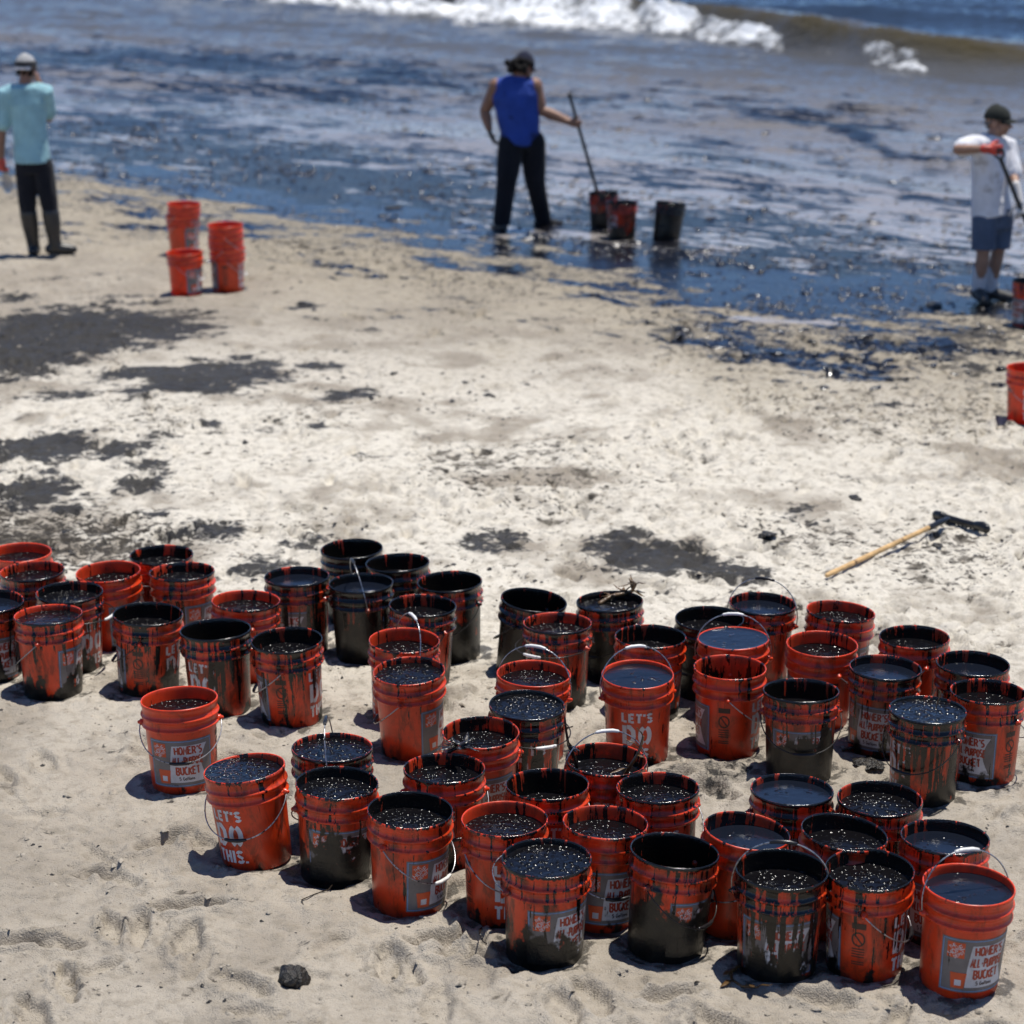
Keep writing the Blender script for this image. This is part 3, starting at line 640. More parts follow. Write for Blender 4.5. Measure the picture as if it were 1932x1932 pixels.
ST = {  # stencil letters with the bridges left open
 'L': [[(.08, 1), (.08, 0)], [(.2, .07), (.6, .07)]], 'E': [[(.08, 1), (.08, 0)], [(.2, .93), (.6, .93)], [(.2, .5), (.52, .5)], [(.2, .07), (.6, .07)]],
 'T': [[(0, .93), (.25, .93)], [(.41, .93), (.66, .93)], [(.33, 1), (.33, 0)]], "'": [[(.1, 1), (.06, .72)]],
 'S': [ARC(.33, .73, .26, .2, 30, 170, 7), [(.09, .66), (.24, .54), (.45, .46), (.58, .36)], ARC(.33, .27, .26, .2, -10, -150, 7)],
 'D': [[(.08, 1), (.08, 0)], [(.22, .94), (.38, .94), (.56, .74), (.58, .5), (.56, .26), (.38, .06), (.22, .06)]],
 'O': [ARC(.32, .5, .25, .44, 105, 255, 9), ARC(.32, .5, .25, .44, 75, -75, 9)], 'H': [[(.08, 0), (.08, 1)], [(.58, 0), (.58, 1)], [(.2, .5), (.46, .5)]], 'I': [[(.1, 0), (.1, 1)]], '.': [[(.08, .0), (.08, .15)]]}
def strip(pts, th):
    """mitred ribbon along a polyline -> verts, quads (2-D)"""
    P = [Vector(p) for p in pts]; out = []
    closed = (P[0] - P[-1]).length < 1e-6
    for i, p in enumerate(P):
        a = P[i - 1] if i else (P[-2] if closed else None); b_ = P[i + 1] if i < len(P) - 1 else (P[1] if closed else None)
        d1 = (p - a).normalized() if a is not None else None; d2 = (b_ - p).normalized() if b_ is not None else None
        d = ((d1 or d2) + (d2 or d1)); d = d.normalized() if d.length > 1e-6 else (d1 or d2)
        nrm = Vector((-d.y, d.x)); k = 1 / max(.55, nrm.dot(Vector((-(d1 or d2).y, (d1 or d2).x))))
        out.append((p + nrm * th * .5 * k, p - nrm * th * .5 * k))
    return out
def text_geo(G, txt, u0, z0, w, h, th, off, th0, font=GL, rotate=0., jit=0., seed=1):
    """writes txt into a box w x h whose lower left corner is (u0, z0) on the wall"""
    rg = random.Random(seed)
    wd = lambda c: (WD.get(c, .6) if font is GL else {"'": .2, 'I': .2, '.': .2}.get(c, .66))
    tot = sum(wd(c) for c in txt) + .22 * (len(txt) - 1); sx = w / tot; x = 0.
    ca, sa = math.cos(rotate), math.sin(rotate); lv = 0
    for c in txt:
        ja, jy = rg.uniform(-jit, jit), rg.uniform(-jit, jit) * .12
        for st in font[c]:
            q = [((x + p[0] + ja * .25 * (p[1] - .5)) * sx, (p[1] + jy) * h) for p in st]
            q2 = [q[0]]
            for p in q[1:]:
                L = math.hypot(p[0] - q2[-1][0], p[1] - q2[-1][1]); k = max(1, int(abs(p[0] - q2[-1][0]) / .009)); a = q2[-1]
                q2 += [(a[0] + (p[0] - a[0]) * i / k, a[1] + (p[1] - a[1]) * i / k) for i in range(1, k + 1)]
            r = strip(q2, th); v = []
            for l_, r_ in r:
                for p in (l_, r_):
                    v.append(wrap(u0 + p.x * ca - p.y * sa, z0 + p.x * sa + p.y * ca, off + (lv % 3) * .00012, th0))
            lv += 1
            G.add(v, [(2 * i, 2 * i + 1, 2 * i + 3, 2 * i + 2) for i in range(len(r) - 1)])
        x += wd(c) + .22
def mk(fn):
    G = Geo(); fn(G); return G.mesh()
def quadgrid(G, *a, **k): G.add(*wrap_poly_grid(*a, **k))
HWL = R(57) * .136
me_label = mk(lambda G: quadgrid(G, lambda t: -HWL, lambda t: HWL, .034, .236, .0007, 0, 24, 6))
def _border(G):
    e = .0045; t_ = .0028
    quadgrid(G, lambda t: -HWL + e, lambda t: HWL - e, .2285, .2285 + t_, .0011, 0, 24, 1); quadgrid(G, lambda t: -HWL + e, lambda t: HWL - e, .0385, .0385 + t_, .0011, 0, 24, 1)
    quadgrid(G, lambda t: -HWL + e, lambda t: -HWL + e + t_, .0416, .2283, .0011, 0, 1, 6); quadgrid(G, lambda t: HWL - e - t_, lambda t: HWL - e, .0416, .2283, .0011, 0, 1, 6)
me_border = mk(_border)
me_panel = mk(lambda G: quadgrid(G, lambda t: -.047 + .014 * t * t, lambda t: .082 + .030 * (abs(2 * t - 1.05)) ** 1.6, .054, .212, .0012, 0, 16, 10))
def _homer(G):
    text_geo(G, "HOMER'S", -.022, .176, .108, .030, .0066, .0017, 0, jit=.5, seed=3); text_geo(G, 'ALL-PURPOSE', -.034, .132, .126, .030, .0058, .0017, 0, jit=.5, seed=5)
    text_geo(G, 'BUCKET', -.020, .088, .094, .031, .0068, .0017, 0, jit=.5, seed=9)
me_homer = mk(_homer)
me_gal = mk(lambda G: text_geo(G, '5 Gallons', -.010, .064, .062, .0135, .0026, .0017, 0))
me_logo = mk(lambda G: quadgrid(G, lambda t: -.115, lambda t: -.058, .163, .221, .0016, 0, 7, 4))
def _logot(G):
    a = R(38); d = Vector((math.cos(a), math.sin(a))); pd = Vector((-d.y, d.x)); c = Vector((-.0865, .192))
    for tx, w_, h_, of_, th_ in (('THE', .024, .0105, .0185, .0018), ('HOME', .056, .0165, 0., .0028), ('DEPOT', .038, .0105, -.0185, .0018)):
        p = c - d * w_ / 2 + pd * (of_ - h_ / 2); text_geo(G, tx, p.x, p.y, w_, h_, th_, .0020, 0, rotate=a)
me_logot = mk(_logot)
me_pic = mk(lambda G: (quadgrid(G, lambda t: -.093 - .006 * t, lambda t: -.050 + .006 * t, .050, .108, .0017, 0, 5, 3)))
me_pict = mk(lambda G: (quadgrid(G, lambda t: -.082, lambda t: -.060, .060, .082, .0021, 0, 3, 2)))
TH2 = R(165)
def _lets(G):
    text_geo(G, "LET'S", -.066, .210, .128, .040, .0105, .0007, TH2, font=ST); text_geo(G, 'DO', -.062, .110, .120, .084, .019, .0007, TH2, font=ST); text_geo(G, 'THIS.', -.066, .042, .132, .050, .0115, .0007, TH2, font=ST)
me_lets = mk(_lets)
def _warn(G):
    t0 = R(84)
    quadgrid(G, lambda t: -.024, lambda t: .024, .214, .236, .0007, t0, 5, 1)
    rg = random.Random(2)
    for i in range(5):                               # warning pictogram: a ring with a bar, then lines of fine print
        pass
    pts = ARC(0, .175, .021, .025, 0, 360, 16); r = strip(pts, .006); G.add([wrap(p.x, p.y, .0007, t0) for q in r for p in q], [(2 * i, 2 * i + 1, 2 * i + 3, 2 * i + 2) for i in range(len(r) - 1)])
    r = strip([(-.013, .192), (.013, .158)], .006); G.add([wrap(p.x, p.y, .0010, t0) for q in r for p in q], [(0, 1, 3, 2)])
    for z in (.136, .126, .116, .106, .086, .078): quadgrid(G, lambda t: -.022, lambda t: .022, z, z + .0045, .0007, t0, 4, 1)
me_warn = mk(_warn)
def _bail(G):
    pts = [(-.160, 0, -.004)] + [(.163 * math.cos(math.pi - math.pi * i / 28) , 0, .012 + .193 * math.sin(math.pi * i / 28) ** .85) for i in range(1, 28)] + [(.160, 0, -.004)]
    G.tube(pts, [.0026] * len(pts), 6, lat=(0, 1, 0))
me_bail = mk(_bail)
def _grip(G):
    G.tube([(-.040, 0, .2005), (-.02, 0, .2045), (.02, 0, .2045), (.040, 0, .2005)], [.0062, .0072, .0072, .0062], 10)
me_grip = mk(_grip)
def _ear(G):
    G.tube([(.146, 0, .277), (.158, 0, .277), (.163, 0, .277)], [.014, .0135, .008], 12); G.box((.1475, 0, .277), (.006, .040, .017))
me_ear = mk(_ear); me_ear.materials.append(m_body)
def disc(n=40, rr=8):
    v = [(0, 0, 0)]; f = []
    for j in range(1, rr + 1):
        r = (j / rr) ** .8; v += [(r * math.cos(2 * math.pi * i / n), r * math.sin(2 * math.pi * i / n), .0025 * max(0, r - .9) / .1) for i in range(n)]
    for i in range(n): f.append((0, 1 + i, 1 + (i + 1) % n))
    for j in range(rr - 1):
        for i in range(n): a = 1 + j * n; f.append((a + i, a + n + i, a + n + (i + 1) % n, a + (i + 1) % n))
    return mesh(v, f)
me_disc = {k: disc() for k in LIQ}
for k in LIQ: me_disc[k].materials.append(LIQ[k])
for a_, m_ in ((me_label, m_lab), (me_border, m_blue), (me_panel, m_white), (me_homer, m_red), (me_gal, m_blk), (me_logo, m_org), (me_logot, m_white), (me_pic, m_org), (me_pict, m_white), (me_lets, m_sten), (me_warn, m_blk)):
    a_.materials.append(m_)
PROTO = [('body', me_body, None), ('ear', me_ear, None), ('ear', me_ear, None), ('stencil_lettering', me_lets, None), ('warning_print', me_warn, None), ('label', me_label, None),
         ('label_border', me_border, 5), ('label_panel', me_panel, 5), ('label_lettering', me_homer, 5), ('size_lettering', me_gal, 5), ('logo_patch', me_logo, 5), ('logo_lettering', me_logot, 5), ('printed_bucket', me_pic, 5), ('printed_bucket_label', me_pict, 5)]
for _, m_, _p in PROTO: m_.polygons.foreach_set('use_smooth', [True] * len(m_.polygons))
for m_ in (me_bail, me_grip, *me_disc.values()): m_.polygons.foreach_set('use_smooth', [True] * len(m_.polygons))
brng = random.Random(11)
POSE = {'L': 121, 'B': -121, 'U': 6}
def make_bucket(base, lean, yaw, depth, o_rim, o_bot, o_in, pose, liq, label, group, detail=True):
    root = empty('oil_bucket' if liq != 'e' else 'bucket', base)
    rz = math.atan2(-base[0], base[1]) + R(yaw)
    root.rotation_euler = (Matrix.Rotation(lean + brng.uniform(-.038, .038), 3, 'Y') @ Matrix.Rotation(brng.uniform(-.045, .035) if liq != 'e' else 0, 3, 'X') @ Matrix.Rotation(rz, 3, 'Z')).to_euler()
    e_ = brng.uniform(-.024, .024); root.scale = (1 + e_, 1 - e_, brng.uniform(.99, 1.01))
    tag(root, label, 'bucket', group)
    sd = brng.uniform(0, 50); parts = []; made = []
    def prep(o):
        o['seed'] = sd; o['oil_rim'] = float(o_rim); o['oil_bot'] = float(o_bot); o['oil_in'] = float(o_in); return o
    ears = 0
    for nm, m_, par in PROTO:
        o = bpy.data.objects.new(nm, m_); COL.objects.link(o); o.parent = made[par] if par is not None else root
        if nm == 'ear':
            if ears: o.rotation_euler = (0, 0, math.pi)
            ears += 1
        prep(o); made.append(o)
    if liq != 'e':
        z = BH - depth; o = bpy.data.objects.new('oil', me_disc[liq]); COL.objects.link(o); o.parent = root
        r = rin(z) + .0015; o.location = (0, 0, z); o.rotation_euler = (Matrix.Rotation(-rz, 3, 'Z') @ Matrix.Rotation(-lean, 3, 'Y') @ Matrix.Rotation(rz, 3, 'Z')).to_euler(); o.scale = (r, r, 1); prep(o)
        # shader uses object coordinates: keep them metric by scaling only the mesh radius
    front = 1 if abs((yaw + 180) % 360 - 180) < 90 else -1
    ang = {'L': 131, 'B': -131, 'U': brng.uniform(-12, 12), 'F': 92 * front, 'K': -80 * front}[pose]
    dark = o_rim > .5; m_g = m_grip
    bo = bpy.data.objects.new('bail', me_bail); COL.objects.link(bo); bo.parent = root; bo.location = (0, 0, .277); bo.rotation_euler = (R(ang), 0, 0)
    go = bpy.data.objects.new('grip', me_grip); COL.objects.link(go); go.parent = bo
    for o, ml in ((bo, m_wired if dark and pose != 'U' else m_wire), (go, m_grip if (pose in 'UF' and not dark) or liq == 'e' or 'white-grip' in label or pose == 'F' else m_gripb)):
        if not o.data.materials: o.data.materials.append(ml)
        o.material_slots[0].link = 'OBJECT'; o.material_slots[0].material = ml
    return root
for (base, lean), row in zip(PLACED, BK):
    far = row[1] < 720
    ex = .04 if row[4] > .15 else 0.
    make_bucket(base, lean, row[2], row[3], min(1, row[4] + ex), row[5] + ex * .4, min(1., row[6] + ex), row[7], row[9], row[10], 'buckets by the water' if far else 'buckets of collected oil standing on the sand')
for p, (px, py, cnt, yaw, poses, labs) in zip(STP, STACKS):
    for k in range(cnt):
        make_bucket(Vector((p.x, p.y, NEST * k)), 0, yaw, .3, .02, .0, 0, poses[k], 'e', labs[k], 'clean buckets piled on the sand')
print('buckets done', len(bpy.data.objects))

# ================================================================== PEOPLE
V3 = Vector
def remeshed(name, G, material, parent, vox=.008, smooth=4, fac=.5):
    me = G.mesh(name); o = link(name, me, material, parent)
    m = o.modifiers.new('remesh', 'REMESH'); m.mode = 'VOXEL'; m.voxel_size = vox; m.use_smooth_shade = True
    if smooth: q = o.modifiers.new('smooth', 'SMOOTH'); q.factor = fac; q.iterations = smooth
    return o
def lerp(a, b, t): return V3(a) + (V3(b) - V3(a)) * t
def limb(G, a, b, c, r, n=12, caps=True):
    """shoulder-elbow-wrist or hip-knee-ankle with muscle taper; r = (top, upper mid, joint, lower bulge, end)"""
    a, b, c = V3(a), V3(b), V3(c)
    G.tube([a, lerp(a, b, .35), lerp(a, b, .8), b, lerp(b, c, .28), lerp(b, c, .7), c], [r[0], r[1], (r[1] + r[2]) * .5, r[2], r[3], (r[3] + r[4]) * .5, r[4]], n, caps=caps)
def hand(G, wrist, d, nrm, thumb, curl=.5, s=1., grip=None):
    """palm + four unequal fingers + thumb; d = direction of the palm, nrm = palm's inner side, thumb = thumb side"""
    d = V3(d).normalized(); nrm = (V3(nrm) - d * V3(nrm).dot(d)).normalized(); sd = d.cross(nrm)
    if sd.dot(V3(thumb)) < 0: sd = -sd
    wrist = V3(wrist)
    G.tube([wrist - d * .01, wrist + d * .03 * s, wrist + d * .088 * s], [(.025 * s, .02 * s), (.040 * s, .017 * s), (.041 * s, .0135 * s)], 12, lat=sd)
    for k, (off, ln) in enumerate(((.030, .074), (.0105, .083), (-.010, .077), (-.029, .060))):
        p = wrist + d * .086 * s + sd * off * s; dd = d.copy(); pts = [p - dd * .012 * s]; c = curl
        rad = [.0098 * s]
        for j, sg in enumerate((.45, .32, .25)):
            an = c * (1.1 if j else .8); dd = (dd * math.cos(an) + (nrm - dd * nrm.dot(dd)).normalized() * math.sin(an)).normalized()
            p = p + dd * ln * sg * s; pts.append(p); rad.append((.0094 - .0009 * j) * s)
        G.tube(pts, rad, 8)
    p = wrist + d * .028 * s + sd * .030 * s; dd = (d * .62 + sd * .70 + nrm * (.3 + curl * .4)).normalized(); pts = [p]; rad = [.0145 * s]
    for ln in (.040, .032, .026):
        p = p + dd * ln * s; pts.append(p); rad.append(.0115 * s); dd = (dd + d * .35 + nrm * curl * .6 - sd * curl * .25).normalized()
    G.tube(pts, rad, 8)
def head(G, c, fwd, up=(0, 0, 1), s=1.):
    """c = centre of the head between the ears; a 23 cm head with brow, nose, jaw, lips and ears"""
    f = V3(fwd).normalized(); u = V3(up); u = (u - f * u.dot(f)).normalized(); r = f.cross(u); c = V3(c)
    M = Matrix((r, f, u)).transposed()
    P = lambda x, y, z: c + M @ V3((x, y, z)) * s
    G.ball(P(0, -.008, .035), (.076 * s, .097 * s, .090 * s), M); G.ball(P(0, .028, -.02), (.066 * s, .068 * s, .085 * s), M)
    G.ball(P(0, .045, -.078), (.044 * s, .042 * s, .034 * s), M); G.tube([P(-.05, .02, -.055), P(0, .062, -.092), P(.05, .02, -.055)], [.024 * s, .020 * s, .024 * s], 8)
    G.tube([P(-.042, .083, .012), P(0, .094, .016), P(.042, .083, .012)], [.012 * s, .011 * s, .012 * s], 8)
    G.tube([P(0, .088, .0), P(0, .108, -.026), P(0, .113, -.036)], [.008 * s, .012 * s, .014 * s], 8); G.ball(P(-.013, .100, -.038), .0095 * s); G.ball(P(.013, .100, -.038), .0095 * s)
    G.tube([P(-.021, .086, -.064), P(0, .095, -.063), P(.021, .086, -.064)], [.006 * s, .009 * s, .006 * s], 8)
    for e in (-1, 1):
        G.ball(P(.079 * e, -.012, -.012), (.010 * s, .021 * s, .033 * s), M, 10, 6); G.ball(P(.034 * e, .070, -.018), .024 * s)
    return P, M
def eyes(P, parent, root_mat_white, dark):
    for e in (-1, 1):
        G = Geo(); G.ball(P(.032 * e, .078, -.001), .012, n=10, m=6); ob = link('eye', G.mesh(), root_mat_white, parent)
        G = Geo(); G.ball(P(.032 * e, .0865, -.001), .0052, n=8, m=5); link('iris', G.mesh(), dark, ob)
def cap_geo(P, s=1., visor=None, back=0.):
    """dome of a cap, in head coordinates"""
    G = Geo(); n, m = 22, 8; v = []; f = []
    for i in range(m + 1):
        th = math.pi / 2 * (i / m) * 1.03
        for k in range(n):
            a = 2 * math.pi * k / n
            r = max(math.sin(th), .02); v.append(P(.090 * r * math.cos(a), -.006 + .112 * r * math.sin(a), .028 + .112 * math.cos(th) * (1 - .06 * math.sin(a))))
    for i in range(m):
        for k in range(n): f.append((i * n + k, (i + 1) * n + k, (i + 1) * n + (k + 1) % n, i * n + (k + 1) % n))
    f.append(tuple(range(n))); f.append(tuple(m * n + k for k in range(n - 1, -1, -1)))
    G.add(v, f); return G
def visor_geo(P, dr=1, drop=.02):
    """curved peak; dr = 1 forwards, -1 backwards"""
    G = Geo(); v = []; f = []; n, m = 12, 5
    for lay in (0, -.005):
        for j in range(m + 1):
            for i in range(n + 1):
                a = math.pi * (.08 + .84 * i / n); t = j / m
                x = (.082 + .004 * t) * math.cos(a); y = (.086 + .085 * t * (math.sin(a) ** .7)) * math.sin(a) ** .8
                v.append(P(x, dr * y, .034 + lay - drop * t - .022 * (x / .08) ** 2 * (.4 + .6 * t)))
    w_ = n + 1; off = (m + 1) * w_
    for j in range(m):
        for i in range(n):
            k = j * w_ + i; f.append((k, k + 1, k + w_ + 1, k + w_)); k += off; f.append((k, k + w_, k + w_ + 1, k + 1))
    for i in range(n): a = m * w_ + i; f.append((a, a + 1, a + 1 + off, a + off)); f.append((i, i + off, i + 1 + off, i + 1))
    for j in range(m):
        for i in (0, n): a = j * w_ + i; f.append((a, a + w_, a + w_ + off, a + off))
    G.add(v, f); return G
def skin(name, col):
    m = simple(name, col, .5, .14, 25, .002, 140); b = m.node_tree.nodes['Principled BSDF']
    b.inputs['Subsurface Weight'].default_value = .08; b.inputs['Subsurface Radius'].default_value = (.012, .005, .003); b.inputs['Subsurface Scale'].default_value = 1.
    return m
def cloth(name, col, dirt=None, fold=.035, var=.16):
    m, nt_, b = mat(name); n = N(nt_); P = n.obj()
    c = n.mix(n.ss(n.noise(P, 5, 4, .6), .3, .7), tuple(k * (1 - var) for k in col) + (1,), tuple(min(1, k * (1 + var)) for k in col) + (1,))
    if dirt: c = n.mix(n.math('MULTIPLY', n.ss(n.noise(P, dirt[1], 4, .6), dirt[2], dirt[2] + .14), dirt[3]), c, tuple(dirt[0]) + (1,))
    n.put(b.inputs['Base Color'], c); b.inputs['Roughness'].default_value = .9; b.inputs['Specular IOR Level'].default_value = .15
    b.inputs['Sheen Weight'].default_value = .1
    h = n.math('ADD', n.noise(n.vmul(P, (1., 1., .45)), 9, 3, .5, .8), n.math('MULTIPLY', n.noise(P, 260, 1), .05))
    n.put(b.inputs['Normal'], n.bump(h, fold)); return m
k_skin = skin('skin_tanned', (.23, .115, .07)); k_skin2 = skin('skin_sunburnt', (.32, .18, .12)); k_skin3 = skin('skin_brown', (.24, .12, .075))
k_eye = simple('eye_white', (.7, .68, .65), .3); k_iris = simple('iris_brown', (.03, .018, .01), .2)
k_teal = cloth('teal_cotton', (.27, .47, .52)); k_navy = cloth('black_trouser_cloth', (.012, .013, .018), fold=.04); k_royal = cloth('royal_blue_cotton', (.028, .065, .30), dirt=((.012, .014, .03), 6, .58, .7))
k_white = cloth('white_cotton', (.72, .72, .75), dirt=((.25, .21, .17), 5, .56, .6)); k_denim = cloth('denim', (.085, .115, .175), dirt=((.02, .022, .03), 7, .58, .6))
k_boot = simple('rubber_boot', (.022, .021, .02), .38, .3, 20); k_shoe = simple('grey_shoe', (.05, .048, .046), .6, .4, 18, .004, 60); k_sock = cloth('white_sock', (.62, .61, .62), dirt=((.1, .09, .09), 20, .6, .7), fold=.004)
k_capg = cloth('grey_cap_cloth', (.34, .34, .34), fold=.004); k_capd = cloth('dark_grey_mesh', (.05, .05, .055), fold=.004); k_capn = cloth('navy_cap_cloth', (.012, .014, .03), fold=.004); k_capb = cloth('black_cap_cloth', (.022, .025, .022), fold=.004)
k_hair = simple('dark_hair', (.010, .008, .007), .7, .4, 60, .02, 90, spec=.2); k_hairg = simple('grey_hair', (.16, .15, .14), .8, .2, 60, .01, 120)
k_gred = simple('red_glove', (.52, .045, .025), .5, .3, 22, .003, 80, dirt=((.02, .015, .015), 30, .52)); k_gblk = simple('black_glove', (.012, .012, .013), .35, .3, 30, .003, 80); k_gwht = simple('white_glove', (.62, .6, .58), .6, .1, 30, .003, 80, dirt=((.1, .08, .07), 30, .56))
k_tool = simple('black_tool', (.010, .010, .011), .3, .3, 30); k_wood = simple('tool_wood', (.52, .33, .14), .55, .25, 14, .002, 60, dirt=((.10, .05, .02), 9, .60)); k_lens = simple('dark_lens', (.01, .01, .012), .08, 0)
k_clear = simple('clear_bag_plastic', (.5, .5, .52), .15, .1, 20, .01, 30)
_b = k_clear.node_tree.nodes['Principled BSDF']; _b.inputs['Transmission Weight'].default_value = .85; _b.inputs['IOR'].default_value = 1.2

def mapper(x0, y0, f, depth):
    """zoom pixel -> world point on the upright plane at that depth, pushed dy metres back"""
    def J(zx, zy, dy=0.): return at_y(x0 + f * zx, y0 + f * zy, depth + dy)
    return J

# ---- man in blue sleeveless shirt with the shovel
g0 = at(855.3 + .2604 * 480, 75.5 + .2604 * 1365); D2 = g0.y; J = mapper(855.3, 75.5, .2604, D2)
gz = -.035
per = empty('person', (g0.x, D2, gz)); tag(per, 'person in blue sleeveless shirt, black trousers and cap, holding a shovel in a bucket', 'person')
def loc(p): return V3(p) - V3(per.location)
def Jl(*a): return loc(J(*a))
Gb = Geo(); hc = Jl(512, 190, .02); fw = V3((.75, .62, -.38))
P2, M2 = head(Gb, hc, fw, s=1.0)
neck = Jl(470, 262, .0); ch = Jl(452, 345, 0); ws = Jl(475, 610, .0); hp = Jl(490, 720, 0)
Gb.tube([hc + V3((-.02, -.01, -.03)), neck, ch + V3((0, 0, .06))], [.056, .058, .075], 12)
Gb.tube([ch + V3((0, 0, .03)), ch - V3((0, 0, .10)), lerp(ch, ws, .6), ws, hp], [(.165, .09), (.17, .105), (.15, .10), (.14, .095), (.165, .105)], 16, lat=(1, 0, 0))
shL, elL, wrL = Jl(312, 335, 0), Jl(228, 515, .04), Jl(258, 640, -.02); shR, elR, wrR = Jl(588, 330, 0), Jl(640, 510, .0), Jl(845, 592, -.06)
limb(Gb, shL, elL, wrL, (.078, .066, .053, .055, .036)); limb(Gb, shR, elR, wrR, (.080, .068, .054, .056, .036))
hipL, knL, anL = Jl(420, 740, -.02), Jl(388, 1010, -.06), Jl(348, 1315, -.02); hipR, knR, anR = Jl(575, 740, .02), Jl(590, 1010, .12), Jl(652, 1288, .30)
limb(Gb, hipL, knL, anL, (.085, .078, .056, .056, .038)); limb(Gb, hipR, knR, anR, (.085, .078, .056, .056, .038))
for an, dr in ((anL, V3((-.4, .9, 0))), (anR, V3((.95, .35, 0)))):
    dr.normalize(); Gb.tube([an - dr * .05 + V3((0, 0, -.045)), an + dr * .06 + V3((0, 0, -.05)), an + dr * .15 + V3((0, 0, -.06))], [.034, .036, .028], 10)
pole_hi, pole_lo = Jl(843, 402, -.10), Jl(1052, 1130, .0); hold = lerp(pole_hi, pole_lo, .275); pdir = (pole_lo - pole_hi).normalized()
hd = (hold - wrR); hd = V3((hd.x, hd.y, hd.z * .6)).normalized(); wr2 = hold - hd * .085 - V3((0, 0, 0)) + V3((0, -.02, 0))
limb(Gb, elR, lerp(elR, wr2, .5), wr2, (.043, .043, .040, .036, .028)); hand(Gb, wr2, hd, (0, 1, 0), -pdir, 1.05, 1.0)
hand(Gb, wrL, V3((.28, 0, -1)), (1, .3, 0), (0, 1, 0), .35, .95)
body = remeshed('body', Gb, k_skin, per, .0065, 3, .4)
eyes(P2, body, k_eye, k_iris)
G = Geo(); rg = random.Random(3)
for k in range(26):                                  # bushy dark hair gathered behind the neck
    a = rg.uniform(-1.9, 1.9); z = rg.uniform(-.07, .05); G.ball(P2(.072 * math.sin(a), -.02 - .075 * math.cos(a), z), rg.uniform(.024, .036), n=8, m=5)
for k in range(16): G.ball(P2(rg.uniform(-.055, .04), -.13 + rg.uniform(-.04, .03), -.035 + rg.uniform(-.055, .045)), rg.uniform(.022, .036), n=8, m=5)
for k in range(12): a = rg.uniform(-1.2, 1.2); G.ball(P2(.055 * math.sin(a), .03 + .055 * math.cos(a), -.085 + rg.uniform(-.02, .015)), rg.uniform(.014, .02), n=8, m=5)   # beard
remeshed('hair', G, k_hair, per, .008, 1)
c_ = link('cap', cap_geo(P2).mesh(), k_capn, per); link('visor', visor_geo(P2, 1, .03).mesh(), k_capn, c_)
G = Geo()
G.tube([ch + V3((.005, 0, .115)), ch + V3((0, 0, .055)), ch - V3((0, 0, .07)), lerp(ch, ws, .55), ws, hp + V3((-.01, 0, .06)), Jl(468, 728, 0), Jl(462, 752, 0)], [(.085, .075), (.215, .115), (.242, .145), (.218, .145), (.204, .145), (.192, .148), (.186, .152), (.150, .150)], 22, lat=(1, 0, 0), caps=False)
G.ball(lerp(shL, ch, .16), (.078, .085, .08)); G.ball(lerp(shR, ch, .16), (.078, .085, .08))
remeshed('sleeveless_shirt', G, k_royal, per, .009, 4)
def trousers(name, hipc, hips, legs, material, w=(.172, .125), top=.11):
    G = Geo(); G.tube([V3(hipc) + V3((0, 0, top)), V3(hipc) + V3((0, 0, .0)), V3(hipc) - V3((0, 0, .09))], [(w[0] * .93, w[1] * .93), w, (w[0] * .95, w[1] * .95)], 20, lat=(1, 0, 0), caps=False)
    for (h_, k_, a_), rr in legs: limb(G, h_, k_, a_, rr, 14, caps=False); G.ball(h_, rr[0] * .98)
    return remeshed(name, G, material, per, .009, 4)
trousers('trousers', hp, None, [((hipL, knL, anL - V3((0, 0, .03))), (.128, .126, .104, .094, .086)), ((hipR, knR, anR - V3((0, 0, .03))), (.128, .126, .104, .094, .084))], k_navy, (.182, .135))
for an, dr in ((anL, V3((-.4, .9, 0))), (anR, V3((.95, .35, 0)))):
    dr.normalize(); G = Geo(); G.tube([an - dr * .06 + V3((0, 0, -.05)), an + dr * .05 + V3((0, 0, -.05)), an + dr * .13 + V3((0, 0, -.065)), an + dr * .19 + V3((0, 0, -.075))], [.045, .05, .042, .034], 12); G.tube([an + V3((0, 0, .04)), an + V3((0, 0, -.05))], [.052, .05], 12)
    remeshed('shoe', G, k_boot, per, .009, 2)
G = Geo(); hand(G, wrL, V3((.28, 0, -1)), (1, .3, 0), (0, 1, 0), .35, 1.12); remeshed('glove', G, k_gblk, per, .006, 1, .3)
# his shovel
sh = empty('shovel', V3(per.location) + pole_lo); tag(sh, 'long black shovel handle standing in the bucket, held by the man in blue', 'shovel')
a_ = pole_hi - pole_lo
G = Geo(); G.tube([a_, a_ * .5, -a_ * .02], [.0165, .0165, .0165], 12); link('shaft', G.mesh(), k_tool, sh)
G = Geo(); G.tube([a_ * 1.006, a_ * .985], [.0185, .0185], 12); link('end_cap', G.mesh(), k_tool, sh)
G = Geo(); dn = -a_.normalized(); G.tube([dn * .0, dn * .06, dn * .16, dn * .2], [(.05, .008), (.075, .010), (.068, .010), (.03, .008)], 12, lat=(1, 0, 0)); link('blade', G.mesh(), k_tool, sh)

